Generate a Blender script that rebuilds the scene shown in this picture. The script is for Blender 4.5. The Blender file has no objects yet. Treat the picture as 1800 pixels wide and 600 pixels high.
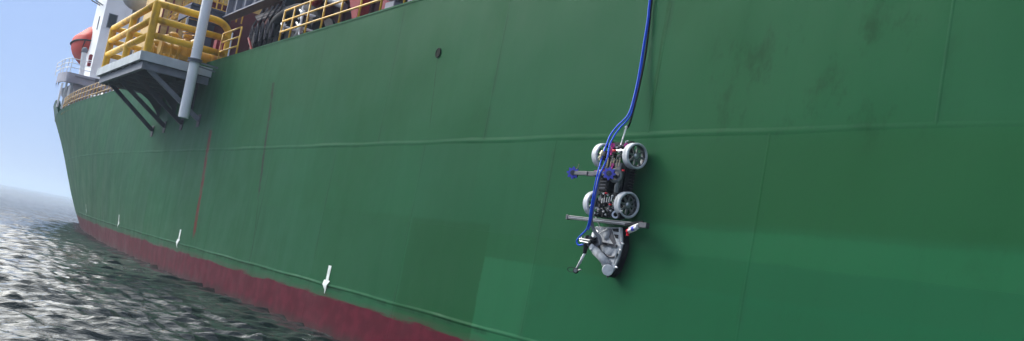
import bpy, bmesh, math, random
import numpy as np
from mathutils import Vector, Matrix
random.seed(7); rng = np.random.default_rng(7)
S = bpy.context.scene
COL = S.collection
R_ = math.radians

# ---------------------------------------------------------------- camera
EYE = 2.15
F, CX, CY = 1850.0, 900.0, 300.0
R = np.array([[0.8377824452889518, 0.21072896862138293, 0.503700184782012],
              [-0.5137976701929895, -0.007883177250253448, 0.8578751713511106],
              [0.18474990790233367, -0.9775127402239877, 0.10166766560647456]])
cam = bpy.data.cameras.new('camera'); camo = bpy.data.objects.new('camera', cam); COL.objects.link(camo)
cam.sensor_width = 36; cam.lens = 36 * F / 1800; cam.clip_start = 0.1; cam.clip_end = 20000
ax, ay, az = R[:, 0], -R[:, 1], -R[:, 2]
camo.matrix_world = Matrix(((ax[0], ay[0], az[0], 0), (ax[1], ay[1], az[1], 0), (ax[2], ay[2], az[2], EYE), (0, 0, 0, 1)))
S.camera = camo

# ---------------------------------------------------------------- sky and sun
SUN_EL, SUN_AZ = R_(30), R_(-29)          # azimuth measured from +Y (towards the bow), negative = away from the ship
w = bpy.data.worlds.new('World'); S.world = w; w.use_nodes = True
nt = w.node_tree; nt.nodes.clear()
sky = nt.nodes.new('ShaderNodeTexSky'); sky.sky_type = 'NISHITA'; sky.sun_disc = False
sky.sun_elevation = SUN_EL; sky.sun_rotation = SUN_AZ; sky.altitude = 0
sky.air_density = 1.0; sky.dust_density = 0.2; sky.ozone_density = 3.5
bg = nt.nodes.new('ShaderNodeBackground'); bg.inputs['Strength'].default_value = 0.10
wo = nt.nodes.new('ShaderNodeOutputWorld')
tint = nt.nodes.new('ShaderNodeMix'); tint.data_type = 'RGBA'; tint.blend_type = 'MULTIPLY'; tint.inputs[0].default_value = 1
tint.inputs[7].default_value = (0.97, 0.96, 1.10, 1); nt.links.new(sky.outputs[0], tint.inputs[6]); 
# veil of bright thin cloud over bluer haze, sun glow added to whiten the water
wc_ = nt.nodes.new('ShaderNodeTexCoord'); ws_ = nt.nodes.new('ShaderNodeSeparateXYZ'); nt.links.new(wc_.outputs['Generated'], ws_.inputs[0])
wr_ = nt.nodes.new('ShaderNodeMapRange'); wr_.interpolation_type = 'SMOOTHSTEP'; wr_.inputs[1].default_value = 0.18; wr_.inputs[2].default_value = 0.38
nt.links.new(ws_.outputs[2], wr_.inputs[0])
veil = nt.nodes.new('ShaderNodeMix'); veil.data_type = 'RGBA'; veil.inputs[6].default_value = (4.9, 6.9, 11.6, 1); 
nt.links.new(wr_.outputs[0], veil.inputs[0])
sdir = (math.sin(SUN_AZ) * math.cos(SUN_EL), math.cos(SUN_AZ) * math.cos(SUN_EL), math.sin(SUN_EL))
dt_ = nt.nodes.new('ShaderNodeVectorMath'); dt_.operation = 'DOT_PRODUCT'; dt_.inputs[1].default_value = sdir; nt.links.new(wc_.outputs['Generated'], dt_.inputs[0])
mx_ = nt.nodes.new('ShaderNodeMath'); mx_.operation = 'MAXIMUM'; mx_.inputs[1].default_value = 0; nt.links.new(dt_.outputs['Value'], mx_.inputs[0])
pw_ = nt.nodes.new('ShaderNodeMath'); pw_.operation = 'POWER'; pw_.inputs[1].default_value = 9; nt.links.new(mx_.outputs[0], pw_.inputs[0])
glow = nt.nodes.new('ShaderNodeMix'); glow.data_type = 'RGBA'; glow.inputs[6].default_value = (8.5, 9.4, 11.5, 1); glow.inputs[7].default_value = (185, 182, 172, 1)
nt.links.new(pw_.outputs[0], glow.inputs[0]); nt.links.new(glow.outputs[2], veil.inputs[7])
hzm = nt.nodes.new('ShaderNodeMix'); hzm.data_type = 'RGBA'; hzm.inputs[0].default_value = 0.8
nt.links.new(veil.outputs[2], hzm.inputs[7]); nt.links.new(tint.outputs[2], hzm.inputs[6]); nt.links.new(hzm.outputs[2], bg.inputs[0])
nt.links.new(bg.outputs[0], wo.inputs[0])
sl = bpy.data.lights.new('sun', 'SUN'); sl.energy = 1.9; sl.angle = R_(11); sl.color = (1, 0.96, 0.9)
so = bpy.data.objects.new('sun', sl); COL.objects.link(so)
sd = Vector((math.sin(SUN_AZ) * math.cos(SUN_EL), math.cos(SUN_AZ) * math.cos(SUN_EL), math.sin(SUN_EL)))
so.rotation_euler = sd.to_track_quat('Z', 'Y').to_euler()
S.view_settings.view_transform = 'Standard'; S.view_settings.look = 'None'
S.view_settings.exposure = -0.2; S.view_settings.gamma = 1
S.cycles.volume_bounces = 1; S.cycles.max_bounces = 6

# ---------------------------------------------------------------- helpers
def ray(px, py):
    return R @ np.array([px - CX, py - CY, F])
def onX(px, py, X):
    d = ray(px, py); q = d * X / d[0]; return Vector((X, q[1], q[2] + EYE))
def onY(px, py, Y):
    d = ray(px, py); q = d * Y / d[1]; return Vector((q[0], Y, q[2] + EYE))
def rp(px, py, w):            # a spot on a plane standing w metres off the ship's side
    return onX(px, py, 10 - w)

class E:                      # tiny shader expression wrapper
    def __init__(s, nt, sock): s.nt, s.s = nt, sock
    def _m(s, op, *a):
        n = s.nt.nodes.new('ShaderNodeMath'); n.operation = op
        for i, v in enumerate((s,) + a):
            if isinstance(v, E): s.nt.links.new(v.s, n.inputs[i])
            else: n.inputs[i].default_value = v
        return E(s.nt, n.outputs[0])
    def __add__(s, o): return s._m('ADD', o)
    def __sub__(s, o): return s._m('SUBTRACT', o)
    def __mul__(s, o): return s._m('MULTIPLY', o)
    __radd__ = __add__; __rmul__ = __mul__
    def abs(s): return s._m('ABSOLUTE')
    def max(s, o): return s._m('MAXIMUM', o)
    def min(s, o): return s._m('MINIMUM', o)
    def ramp(s, a, b):        # 0 at a, 1 at b
        n = s.nt.nodes.new('ShaderNodeMapRange'); n.interpolation_type = 'SMOOTHSTEP' if a < b else 'SMOOTHSTEP'
        if a > b:
            n.inputs[1].default_value = b; n.inputs[2].default_value = a; n.inputs[3].default_value = 1; n.inputs[4].default_value = 0
        else:
            n.inputs[1].default_value = a; n.inputs[2].default_value = b
        s.nt.links.new(s.s, n.inputs[0]); return E(s.nt, n.outputs[0])

def noise(nt, coord, scale, detail=3, stretch=(1, 1, 1), off=(0, 0, 0), rough=0.5):
    mp = nt.nodes.new('ShaderNodeMapping'); mp.inputs['Scale'].default_value = stretch; mp.inputs['Location'].default_value = off
    nt.links.new(coord, mp.inputs[0])
    n = nt.nodes.new('ShaderNodeTexNoise'); n.inputs['Scale'].default_value = scale; n.inputs['Detail'].default_value = detail
    n.inputs['Roughness'].default_value = rough
    nt.links.new(mp.outputs[0], n.inputs['Vector']); return E(nt, n.outputs[0])
def mixc(nt, fac, a, b):
    n = nt.nodes.new('ShaderNodeMix'); n.data_type = 'RGBA'
    if isinstance(fac, E): nt.links.new(fac.s, n.inputs[0])
    else: n.inputs[0].default_value = fac
    for v, i in ((a, 6), (b, 7)):
        if isinstance(v, tuple): n.inputs[i].default_value = (*v, 1)
        else: nt.links.new(v, n.inputs[i])
    return n.outputs[2]

def mat(name, c, rough=0.5, metal=0.0, var=0.12, scale=6, dirt=None, dirt_amt=0.35, bump=0.0, coat=0.0):
    m = bpy.data.materials.new(name); m.use_nodes = True; nt = m.node_tree
    b = nt.nodes['Principled BSDF']; b.inputs['Roughness'].default_value = rough; b.inputs['Metallic'].default_value = metal
    b.inputs['Specular IOR Level'].default_value = 0.5 if metal else (0.25 if 'yellow' in name or 'white' in name or 'wheel' in name or 'hose' in name else 0.07)
    if coat: b.inputs['Coat Weight'].default_value = coat
    tc = nt.nodes.new('ShaderNodeTexCoord').outputs['Object']
    n1 = noise(nt, tc, scale, 4)
    lo = tuple(x * (1 - var) for x in c); hi = tuple(min(1, x * (1 + var)) for x in c)
    colr = mixc(nt, n1.ramp(0.3, 0.7), lo, hi)
    if dirt:
        n2 = noise(nt, tc, scale * 0.6, 5, (1, 1, 0.35), (3, 7, 1), 0.6)
        colr = mixc(nt, n2.ramp(0.52, 0.72) * dirt_amt, colr, dirt)
    nt.links.new(colr, b.inputs['Base Color'])
    r2 = n1.ramp(0.2, 0.8) * 0.15 + (rough - 0.07)
    nt.links.new(r2.s, b.inputs['Roughness'])
    if bump:
        bp = nt.nodes.new('ShaderNodeBump'); bp.inputs['Strength'].default_value = bump; bp.inputs['Distance'].default_value = 0.01
        nt.links.new(n1.s, bp.inputs['Height']); nt.links.new(bp.outputs[0], b.inputs['Normal'])
    return m

RUST = (0.12, 0.045, 0.02)
M = dict(
    yellow=mat('yellow_paint', (0.66, 0.38, 0.014), 0.45, dirt=(0.22, 0.09, 0.02), dirt_amt=0.75, scale=2.5),
    yellow2=mat('worn_yellow_paint', (0.50, 0.29, 0.03), 0.5, dirt=(0.18, 0.1, 0.03), dirt_amt=0.7, scale=5),
    railyel=mat('orange_yellow_paint', (0.62, 0.36, 0.03), 0.4, dirt=RUST, dirt_amt=0.4),
    dullyel=mat('dull_buff_rail_yellow_paint', (0.36, 0.22, 0.06), 0.5, dirt=RUST, dirt_amt=0.6),
    wallyel=mat('buff_yellow_wall_paint', (0.55, 0.35, 0.10), 0.6, dirt=(0.3, 0.15, 0.05)),
    brown=mat('red_brown_paint', (0.20, 0.045, 0.03), 0.6),
    ltgrey=mat('pale_grey_paint', (0.46, 0.50, 0.52), 0.5, dirt=(0.2, 0.2, 0.19), scale=1.5),
    grey=mat('mid_grey_paint', (0.20, 0.21, 0.24), 0.5, dirt=(0.1, 0.08, 0.08), scale=2),
    dkgrey=mat('dark_primer_grey', (0.075, 0.07, 0.085), 0.6, dirt=RUST, dirt_amt=0.3, scale=2),
    white=mat('white_paint', (0.8, 0.82, 0.83), 0.4, var=0.04, dirt=(0.45, 0.45, 0.42), dirt_amt=0.3, scale=1.2),
    maroon=mat('maroon_wall_paint', (0.10, 0.022, 0.03), 0.6, dirt=(0.03, 0.015, 0.02), dirt_amt=0.7, scale=1),
    red=mat('faded_red_paint', (0.20, 0.014, 0.022), 0.55, dirt=(0.2, 0.03, 0.03)),
    orange=mat('orange_red_fibreglass', (0.52, 0.035, 0.018), 0.55, var=0.05),
    black=mat('black_rubber', (0.014, 0.014, 0.018), 0.75, var=0.3),
    blackp=mat('black_painted_metal', (0.020, 0.020, 0.024), 0.45, var=0.4, scale=20),
    gunm=mat('charcoal_anodised_metal', (0.08, 0.08, 0.09), 0.4, metal=0.5, scale=30),
    alu=mat('brushed_aluminium', (0.55, 0.56, 0.58), 0.35, metal=0.8, scale=30),
    extr=mat('grey_aluminium_extrusion', (0.19, 0.20, 0.20), 0.45, metal=0.5, scale=20),
    tyre=mat('pale_grey_wheel_coating', (0.56, 0.59, 0.62), 0.55, scale=12, dirt=(0.20, 0.22, 0.22), dirt_amt=0.8),
    shroud=mat('grey_moulded_plastic', (0.48, 0.50, 0.52), 0.45, scale=12, dirt=(0.12, 0.13, 0.13), dirt_amt=0.6),
    plasticw=mat('off_white_plastic', (0.78, 0.79, 0.8), 0.4, scale=14, dirt=(0.3, 0.3, 0.3)),
    blue=mat('bright_blue_hose', (0.016, 0.10, 0.75), 0.4, var=0.08),
    knob=mat('violet_blue_knob', (0.11, 0.12, 0.62), 0.4, var=0.15, scale=30),
    pink=mat('magenta_clip', (0.65, 0.06, 0.33), 0.4),
    redl=mat('bright_red_cap', (0.7, 0.02, 0.04), 0.35),
    brass=mat('dull_brass', (0.42, 0.36, 0.24), 0.35, metal=0.7, scale=30),
    gh=mat('grey_hose', (0.24, 0.25, 0.27), 0.4),
    glass=mat('dark_glass', (0.02, 0.025, 0.03), 0.12),
    hole=mat('scupper_black', (0.008, 0.012, 0.01), 0.8),
    bluep=mat('deep_blue_paint', (0.03, 0.06, 0.25), 0.5),
    lgreen=mat('bulwark_green_paint', (0.014, 0.075, 0.04), 0.45),
)

def perp(d):
    d = d.normalized(); a = Vector((0, 0, 1)) if abs(d.z) < 0.9 else Vector((1, 0, 0))
    u = d.cross(a).normalized(); return u, d.cross(u).normalized()

class MB:
    def __init__(s): s.v = []; s.f = []
    def box(s, c, size, rot=None):
        c = Vector(c); h = Vector(size) / 2; n = len(s.v)
        for x in (-1, 1):
            for y in (-1, 1):
                for z in (-1, 1):
                    p = Vector((x * h.x, y * h.y, z * h.z))
                    if rot is not None: p = rot @ p
                    s.v.append(c + p)
        for q in ((0, 1, 3, 2), (4, 6, 7, 5), (0, 4, 5, 1), (2, 3, 7, 6), (0, 2, 6, 4), (1, 5, 7, 3)): s.f.append([n + i for i in q])
        return s
    def bb(s, a, b):
        a = Vector(a); b = Vector(b)
        return s.box((a + b) / 2, [abs(b[i] - a[i]) for i in range(3)])
    def bar(s, p, q, wd, ht, up=Vector((0, 0, 1))):
        p = Vector(p); q = Vector(q); d = (q - p).normalized()
        u = d.cross(up)
        if u.length < 1e-3: u = d.cross(Vector((1, 0, 0)))
        u.normalize(); v = u.cross(d).normalized(); n = len(s.v)
        for c in (p, q):
            for a, b in ((-1, -1), (1, -1), (1, 1), (-1, 1)): s.v.append(c + u * a * wd / 2 + v * b * ht / 2)
        s.f += [[n, n + 3, n + 2, n + 1], [n + 4, n + 5, n + 6, n + 7]] + [[n + i, n + (i + 1) % 4, n + 4 + (i + 1) % 4, n + 4 + i] for i in range(4)]
        return s
    def tube(s, pts, r, n=10, caps=True):
        pts = [Vector(p) for p in pts]; rs = r if isinstance(r, (list, tuple)) else [r] * len(pts)
        k = len(s.v); u = None
        for i, p in enumerate(pts):
            a = pts[max(0, i - 1)]; b = pts[min(len(pts) - 1, i + 1)]; d = (b - a).normalized()
            if u is None: u, v = perp(d)
            else:
                u = (u - d * u.dot(d)).normalized(); v = d.cross(u)
            for j in range(n):
                t = 2 * math.pi * j / n; s.v.append(p + (u * math.cos(t) + v * math.sin(t)) * rs[i])
        for i in range(len(pts) - 1):
            for j in range(n):
                s.f.append([k + i * n + j, k + i * n + (j + 1) % n, k + (i + 1) * n + (j + 1) % n, k + (i + 1) * n + j])
        if caps:
            s.f.append([k + j for j in range(n)][::-1]); s.f.append([k + (len(pts) - 1) * n + j for j in range(n)])
        return s
    def lathe(s, o, axis, prof, n=24):      # prof: (along axis, radius)
        o = Vector(o); axis = Vector(axis).normalized(); u, v = perp(axis); k = len(s.v)
        for (h, r) in prof:
            for j in range(n):
                t = 2 * math.pi * j / n; s.v.append(o + axis * h + (u * math.cos(t) + v * math.sin(t)) * r)
        for i in range(len(prof) - 1):
            for j in range(n): s.f.append([k + i * n + j, k + i * n + (j + 1) % n, k + (i + 1) * n + (j + 1) % n, k + (i + 1) * n + j])
        return s
    def poly(s, pts, d):                    # polygon extruded by vector d
        pts = [Vector(p) for p in pts]; d = Vector(d); k = len(s.v); n = len(pts)
        s.v += pts + [p + d for p in pts]
        s.f += [list(range(k, k + n)), list(range(k + 2 * n - 1, k + n - 1, -1))] + [[k + i, k + n + i, k + n + (i + 1) % n, k + (i + 1) % n] for i in range(n)]
        return s
    def ball(s, c, r, n=12, sc=(1, 1, 1)):
        k = len(s.v); c = Vector(c); m = n // 2
        for i in range(m + 1):
            ph = math.pi * i / m
            for j in range(n):
                t = 2 * math.pi * j / n
                s.v.append(c + Vector((math.sin(ph) * math.cos(t) * sc[0], math.sin(ph) * math.sin(t) * sc[1], math.cos(ph) * sc[2])) * r)
        for i in range(m):
            for j in range(n): s.f.append([k + i * n + j, k + i * n + (j + 1) % n, k + (i + 1) * n + (j + 1) % n, k + (i + 1) * n + j])
        return s
    def grid(s, P):                          # P[i][j]
        k = len(s.v); a = len(P); b = len(P[0])
        for row in P: s.v += [Vector(p) for p in row]
        for i in range(a - 1):
            for j in range(b - 1): s.f.append([k + i * b + j, k + (i + 1) * b + j, k + (i + 1) * b + j + 1, k + i * b + j + 1])
        return s
    def build(s, name, m, parent=None, smooth=None, bev=0.0, fix=True):
        o0 = Vector((0, 0, 0)); p = parent
        while p is not None: o0 = o0 + p.location; p = p.parent
        me = bpy.data.meshes.new(name)
        me.from_pydata([tuple(v - o0) for v in s.v], [], s.f)
        bm = bmesh.new(); bm.from_mesh(me)
        if fix: bmesh.ops.remove_doubles(bm, verts=bm.verts, dist=1e-5); bmesh.ops.recalc_face_normals(bm, faces=bm.faces)
        if bev: bmesh.ops.bevel(bm, geom=bm.edges[:], offset=bev, segments=1, affect='EDGES')
        for f in bm.faces: f.smooth = True
        if smooth is not True:
            for e in bm.edges:
                if len(e.link_faces) == 2 and e.calc_face_angle(0) > R_(35 if smooth is None else smooth): e.smooth = False
        bm.to_mesh(me); bm.free()
        me.materials.append(m)
        o = bpy.data.objects.new(name, me); COL.objects.link(o); o.parent = parent
        return o

def thing(name, label, cat, loc=(0, 0, 0), group=None):
    o = bpy.data.objects.new(name, None); COL.objects.link(o); o.location = loc; o.empty_display_size = 0.3
    o['label'] = label; o['category'] = cat
    if group: o['group'] = group
    return o
def tag(o, label, cat, group=None):
    o['label'] = label; o['category'] = cat
    if group: o['group'] = group
    return o
def arc(pts, r, k=6):                        # round the corners of a polyline
    pts = [Vector(p) for p in pts]; out = [pts[0]]
    for i in range(1, len(pts) - 1):
        a = (pts[i - 1] - pts[i]); b = (pts[i + 1] - pts[i]); ra = min(r, a.length * 0.45, b.length * 0.45)
        A = pts[i] + a.normalized() * ra; B = pts[i] + b.normalized() * ra
        for j in range(k + 1):
            t = j / k; out.append(A * (1 - t) ** 2 + pts[i] * 2 * t * (1 - t) + B * t * t)
    out.append(pts[-1]); return out
def spline(pts, k=8):
    pts = [Vector(p) for p in pts]; P = [pts[0]] + pts + [pts[-1]]; out = []
    for i in range(1, len(P) - 2):
        for j in range(k):
            t = j / k; a, b, c, d = P[i - 1:i + 3]
            out.append(0.5 * ((2 * b) + (c - a) * t + (2 * a - 5 * b + 4 * c - d) * t * t + (3 * b - a - 3 * c + d) * t ** 3))
    out.append(pts[-1]); return out

# ---------------------------------------------------------------- ship's side
ZD = 8.33
def off(Y, z):                                # how far the side has drawn in towards the centreline
    z = max(0, z); Y0 = 33 + 4 * z + 0.08 * z * z; k = .00136 + .0000175 * z * z
    return min(12, k * max(0, Y - Y0) ** 2 + 0.006 * max(0, Y - 98) ** 3)
def dent(Y, z):                               # slack plating between frames
    a = 0.5 + 0.5 * math.sin(Y * 0.37 + 1.3 * math.sin(z * 0.8))
    return 0.0012 * math.cos(2 * math.pi * Y / 0.85) * (0.3 + a) + 0.007 * math.sin(Y * 0.9 + z * 1.7) * math.sin(z * 1.1 + Y * .23)
def side(Y, z, out=0.0): return Vector((10 + off(Y, z) + dent(Y, z) - out, Y, z))

def hull_material():
    m = bpy.data.materials.new('ship_side_paint'); m.use_nodes = True; nt = m.node_tree; b = nt.nodes['Principled BSDF']; b.inputs['Specular IOR Level'].default_value = 0.025
    tc = nt.nodes.new('ShaderNodeTexCoord').outputs['Object']
    sp = nt.nodes.new('ShaderNodeSeparateXYZ'); nt.links.new(tc, sp.inputs[0])
    Y = E(nt, sp.outputs[1]); Z = E(nt, sp.outputs[2])
    flat = (0, 1, 1)
    big = noise(nt, tc, 0.22, 4, flat)
    cloud = noise(nt, tc, 0.9, 5, flat, (4, 2, 9), 0.6)
    streak = noise(nt, tc, 1.0, 5, (0, 2.2, 0.13), (1, 5, 2), 0.65)
    fine = noise(nt, tc, 14, 3, (0, 1, .5))
    wob = noise(nt, tc, 1.6, 4, (0, 0.5, 1.6), (9, 1, 1)) - 0.5
    wobh = noise(nt, tc, 1.0, 4, (0, 0.55, 2.5), (2, 8, 1)) - 0.5
    c = mixc(nt, big.ramp(0.35, 0.65), (0.0099, 0.0763, 0.0264), (0.0131, 0.0890, 0.0348))
    oi = nt.nodes.new('ShaderNodeObjectInfo'); rnd = E(nt, oi.outputs['Random'])
    c = mixc(nt, rnd * 0.45, c, (0.0157, 0.0838, 0.0394))
    # repainted areas: a tall block and a long band along the lower side
    wf = noise(nt, tc, 9.0, 3, (0, 1, 1), (7, 2, 2)) - 0.5
    Yw = Y + wob * 0.16 + wf * 0.06; Zw = Z + wobh * 0.16 + wf * 0.05
    low = Yw.ramp(17.48, 17.36) * Zw.ramp(2.53, 2.46)
    c = mixc(nt, low * 0.65, c, (0.0099, 0.0932, 0.0388))
    blk = Yw.ramp(17.48, 17.40) * Yw.ramp(15.60, 15.66) * Zw.ramp(2.53, 2.46)
    c = mixc(nt, blk * 0.55, c, (0.0196, 0.1177, 0.0503))
    low2 = Yw.ramp(13.6, 12.6) * Zw.ramp(3.02, 2.94) * Z.ramp(2.3, 2.5)
    c = mixc(nt, low2 * 0.55, c, (0.0099, 0.0932, 0.0388))
    band = Yw.ramp(13.1, 12.4) * Zw.ramp(3.40, 3.33) * Zw.ramp(2.94, 3.01)
    c = mixc(nt, band * 0.5, c, (0.0148, 0.1161, 0.0473))
    up = Zw.ramp(3.38, 3.5) * Y.ramp(15, 11) * Z.ramp(5.0, 4.5)
    c = mixc(nt, up * 0.45, c, (0.0111, 0.0671, 0.0202))
    st = Yw.ramp(26.3, 26.1) * Yw.ramp(20.9, 21.0) * Zw.ramp(3.15, 3.05) * Zw.ramp(1.2, 1.3)
    c = mixc(nt, st * 0.35, c, (0.0085, 0.0654, 0.0217))
    st2 = Yw.ramp(20.9, 20.8) * Yw.ramp(17.4, 17.5) * Zw.ramp(3.15, 3.05)
    c = mixc(nt, st2 * 0.6, c, (0.0085, 0.0629, 0.0194))
    # dark grime smudges high on the near side
    sm = noise(nt, tc, 1.1, 6, (0, 1.2, .8), (0, 3.3, 5), 0.7).ramp(0.50, 0.66)
    reg = (Y - 9.9).abs().ramp(2.8, 1.2) * (Z - 5.55).abs().ramp(1.3, 0.5)
    c = mixc(nt, sm * reg * 0.6, c, (0.0065, 0.0392, 0.0136))
    c = mixc(nt, cloud.ramp(0.55, 0.75) * 0.25, c, (0.0099, 0.0602, 0.0213))
    far = Y.ramp(14, 60)
    c = mixc(nt, streak.ramp(0.54, 0.68) * (far * 0.3 + 0.06), c, (0.0073, 0.0445, 0.0194))
    c = mixc(nt, streak.ramp(0.44, 0.30) * (far * 0.22 + 0.02), c, (0.0196, 0.1046, 0.0580))
    c = mixc(nt, fine.ramp(0.6, 0.75) * 0.10, c, (0.0065, 0.0471, 0.0155))
    # rust and water runs, plus the rope's shadow painted in: (y at z=0, slope, half width, z0, z1, colour, amount)
    for (y0, sl_, hw, z0, z1, cc, am) in ((38.10, 0.215, 0.24, 1.4, 5.55, (0.120, 0.016, 0.016), 1.0),
                                         (38.16, 0.215, 0.10, 3.2, 5.5, (0.075, 0.012, 0.012), 1.0),
                                         (31.15, 0.255, 0.13, 3.0, 6.95, (0.028, 0.022, 0.018), 0.95),
                                         (31.15, 0.255, 0.17, 6.2, 6.95, (0.0150, 0.0186, 0.0104), 0.8),
                                         (31.05, 0.255, 0.05, 1.2, 3.2, (0.0099, 0.0365, 0.0155), 0.6),
                                         (19.98, 0.184, 0.022, 5.0, 6.9, (0.0065, 0.0314, 0.0116), 0.7),
                                         (13.03, 0.018, 0.06, 4.8, 8.3, (0.0059, 0.0524, 0.0136), 0.6),  # dark line painted for the rope's shadow on the plating
                                         (45.3, 0.2, 0.03, 5.0, 5.7, (0.06, 0.04, 0.03), 0.8),
                                         (52.1, 0.2, 0.05, 4.6, 6.6, (0.0099, 0.0365, 0.0194), 0.6)):
        d = (Y - (Z * sl_ + y0) + wob * 0.10).abs()
        zz = Z.ramp(z0, z0 + 0.35) * Z.ramp(z1, z1 - 0.06)
        br = noise(nt, tc, 2.5, 4, (0, 3, 1.3), (y0, 0, 0), 0.7).ramp(0.38, 0.54)
        c = mixc(nt, d.ramp(hw, hw * 0.45) * zz * (br * 0.75 + 0.25) * am, c, cc)
    # tone steps between frames and dirt caught along the plate butts
    fl = ((Y - 13.07) * (1 / 2.635))._m('FLOOR'); wn_ = nt.nodes.new('ShaderNodeTexWhiteNoise'); wn_.noise_dimensions = '1D'; nt.links.new(fl.s, wn_.inputs['W'])
    c = mixc(nt, E(nt, wn_.outputs['Value']).ramp(0.1, 0.9) * (far * 0.22 + 0.05), c, (0.0168, 0.0554, 0.0307))
    for (o_, za, zb2) in ((13.07, 4.8, 9.0), (15.7, -2.0, 4.74)):
        fr_ = ((Y - o_) * (1 / 5.27))._m('FRACT'); ds = (fr_ - 0.5).abs() * -5.27 + 2.635
        lm = ds.ramp(0.10, 0.015) * Z.ramp(za - .01, za) * Z.ramp(zb2, zb2 - .01) * noise(nt, tc, 1.1, 4, (0, 1, 1.0), (o_, 0, 0)).ramp(0.40, 0.62)
        c = mixc(nt, lm * 0.35, c, (0.0134, 0.0436, 0.0223))
    # scuffs: short slanting scrapes
    scf = noise(nt, tc, 2.6, 5, (0, 0.35, 3.2), (0, 11, 4), 0.75).ramp(0.66, 0.74) * cloud.ramp(0.5, 0.6)
    c = mixc(nt, scf * 0.35, c, (0.0470, 0.1237, 0.0791))
    # broken dark line, painted-in shade beneath the lower weld ledge
    ln = (Z - 1.12 + wobh * 0.05).abs().ramp(0.07, 0.02) * noise(nt, tc, 1.2, 4, (0, 1, 0.3), (0, 2, 0)).ramp(0.42, 0.62)
    c = mixc(nt, ln * 0.55, c, (0.0046, 0.0288, 0.0116))
    # oxide red below the load line, brushed edge
    ed = noise(nt, tc, 1.5, 5, (0, 0.36, 4.0), (0, 7, 3), 0.65) - 0.5
    ed2 = noise(nt, tc, 0.35, 2, (0, 1, 0), (0, 2, 3)) - 0.5
    e = Z + ed * 0.42 + ed2 * 0.25
    redm = e.ramp(0.92, 0.84)
    scum = noise(nt, tc, 2.0, 4, (0, 1, 1.2), (3, 3, 3))
    rc = mixc(nt, scum.ramp(0.4, 0.65), (0.070, 0.004, 0.014), (0.095, 0.006, 0.020))
    rc = mixc(nt, (Z + scum * 0.25).ramp(0.42, 0.12) * 0.7, rc, (0.035, 0.02, 0.02))
    thin = e.ramp(1.05, 0.9)
    c = mixc(nt, thin * 0.25, c, (0.09, 0.05, 0.05))
    c = mixc(nt, redm * 0.96, c, rc)
    nt.links.new(c, b.inputs['Base Color'])
    ro = cloud.ramp(0.3, 0.7) * 0.10 + streak.ramp(0.3, 0.7) * 0.05 + 0.44
    nt.links.new(ro.s, b.inputs['Roughness'])
    bp = nt.nodes.new('ShaderNodeBump'); bp.inputs['Strength'].default_value = 0.35; bp.inputs['Distance'].default_value = 0.012
    h = noise(nt, tc, 2.2, 4, (0, 1, 1), (5, 5, 5)) + fine * 0.12
    nt.links.new(h.s, bp.inputs['Height']); nt.links.new(bp.outputs[0], b.inputs['Normal'])
    return m
HM = hull_material()

ship = thing('ship_hull', 'long green ship side with oxide red boot topping rising from the sea', 'ship')
ZS = [-1.2, 1.17, 2.97, 4.77, ZD]
for si in range(4):
    z0, z1 = ZS[si], ZS[si + 1]
    start = 15.7 - 9 * 5.27 - (2.6 if si == 3 else 0)
    ys = [start + 5.27 * k for k in range(28) if start + 5.27 * k < 106] + [108.5]
    for a, bq in zip(ys[:-1], ys[1:]):
        nY = 36 if bq > 0 else 8; nZ = max(5, int((z1 - z0) / 0.3))
        P = [[side(a + (bq - a) * i / nY, z0 + (z1 - z0) * j / nZ) for j in range(nZ + 1)] for i in range(nY + 1)]
        MB().grid(P).build('hull_plate', HM, ship, smooth=True)
        if bq < 90:
            sm = MB(); Q = []
            for j in range(nZ + 1):
                z = z0 + (z1 - z0) * j / nZ
                Q.append([side(bq - 0.035, z, -0.002), side(bq - 0.012, z, 0.0028), side(bq + 0.012, z, 0.0028), side(bq + 0.035, z, -0.002)])
            sm.grid(Q).build('weld_seam', HM, ship, smooth=True)
# the two horizontal seams that stand out, proud and uneven
for (zc, hh, amp) in ((4.77, 0.12, 0.011), (1.17, 0.08, 0.022), (2.97, 0.03, 0.0015)):
    a = -25.0
    while a < 96:
        b2 = min(97, a + 12.2); Q = []; n = 120
        for i in range(n + 1):
            Y = a + (b2 - a) * i / n
            v = 0.55 + 0.45 * math.sin(Y * 0.83 + 2 * math.sin(Y * 0.31)) * math.sin(Y * 0.37 + 1)
            v *= 0.75 + 0.25 * math.sin(Y * 5.1 + math.sin(Y * 3.3)); A = amp * (0.25 + v)
            if zc > 4 and Y < 11: A *= max(0.25, 1 - (11 - Y) / 6)
            zz = zc + 0.008 * math.sin(Y * 1.7)
            Q.append([side(Y, zz + hh * t, A * math.exp(-(t / 0.42) ** 2) - 0.003 * abs(t) - (0.0 if t > 0 else 0.25 * A * math.exp(-((t + 0.75) / .3) ** 2))) for t in (-1, -.75, -.5, -.3, -.15, 0, .15, .3, .5, .75, 1)])
        MB().grid(Q).build('weld_seam', HM, ship, smooth=True); a = b2
# deck, far side, stern
dk = MB(); Q = []
for Y in [-32 + i * 2 for i in range(64)] + [97, 99, 101, 103, 105, 107, 108.5]:
    if Y > 108.5: continue
    o = off(Y, ZD - 1); Q.append([(10 + o + 0.03, Y, ZD - 1.0), (22, Y, ZD - 0.9), (34 - o - 0.03, Y, ZD - 1.0)])
Q.sort(key=lambda r: r[0][1])
dk.grid(Q).build('deck', M['maroon'], ship)
Q = [[(34 - off(Y, z), Y, z) for z in (-1.2, 1, 4, ZD)] for Y in [-32 + i * 3 for i in range(45)] + [105, 108.5]]
MB().grid(Q).build('far_side_shell', M['lgreen'], ship, smooth=True)
MB().poly([(10, -32, -1.2), (34, -32, -1.2), (34, -32, ZD), (10, -32, ZD)], (0, -0.2, 0)).build('transom', M['lgreen'], ship)
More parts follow.
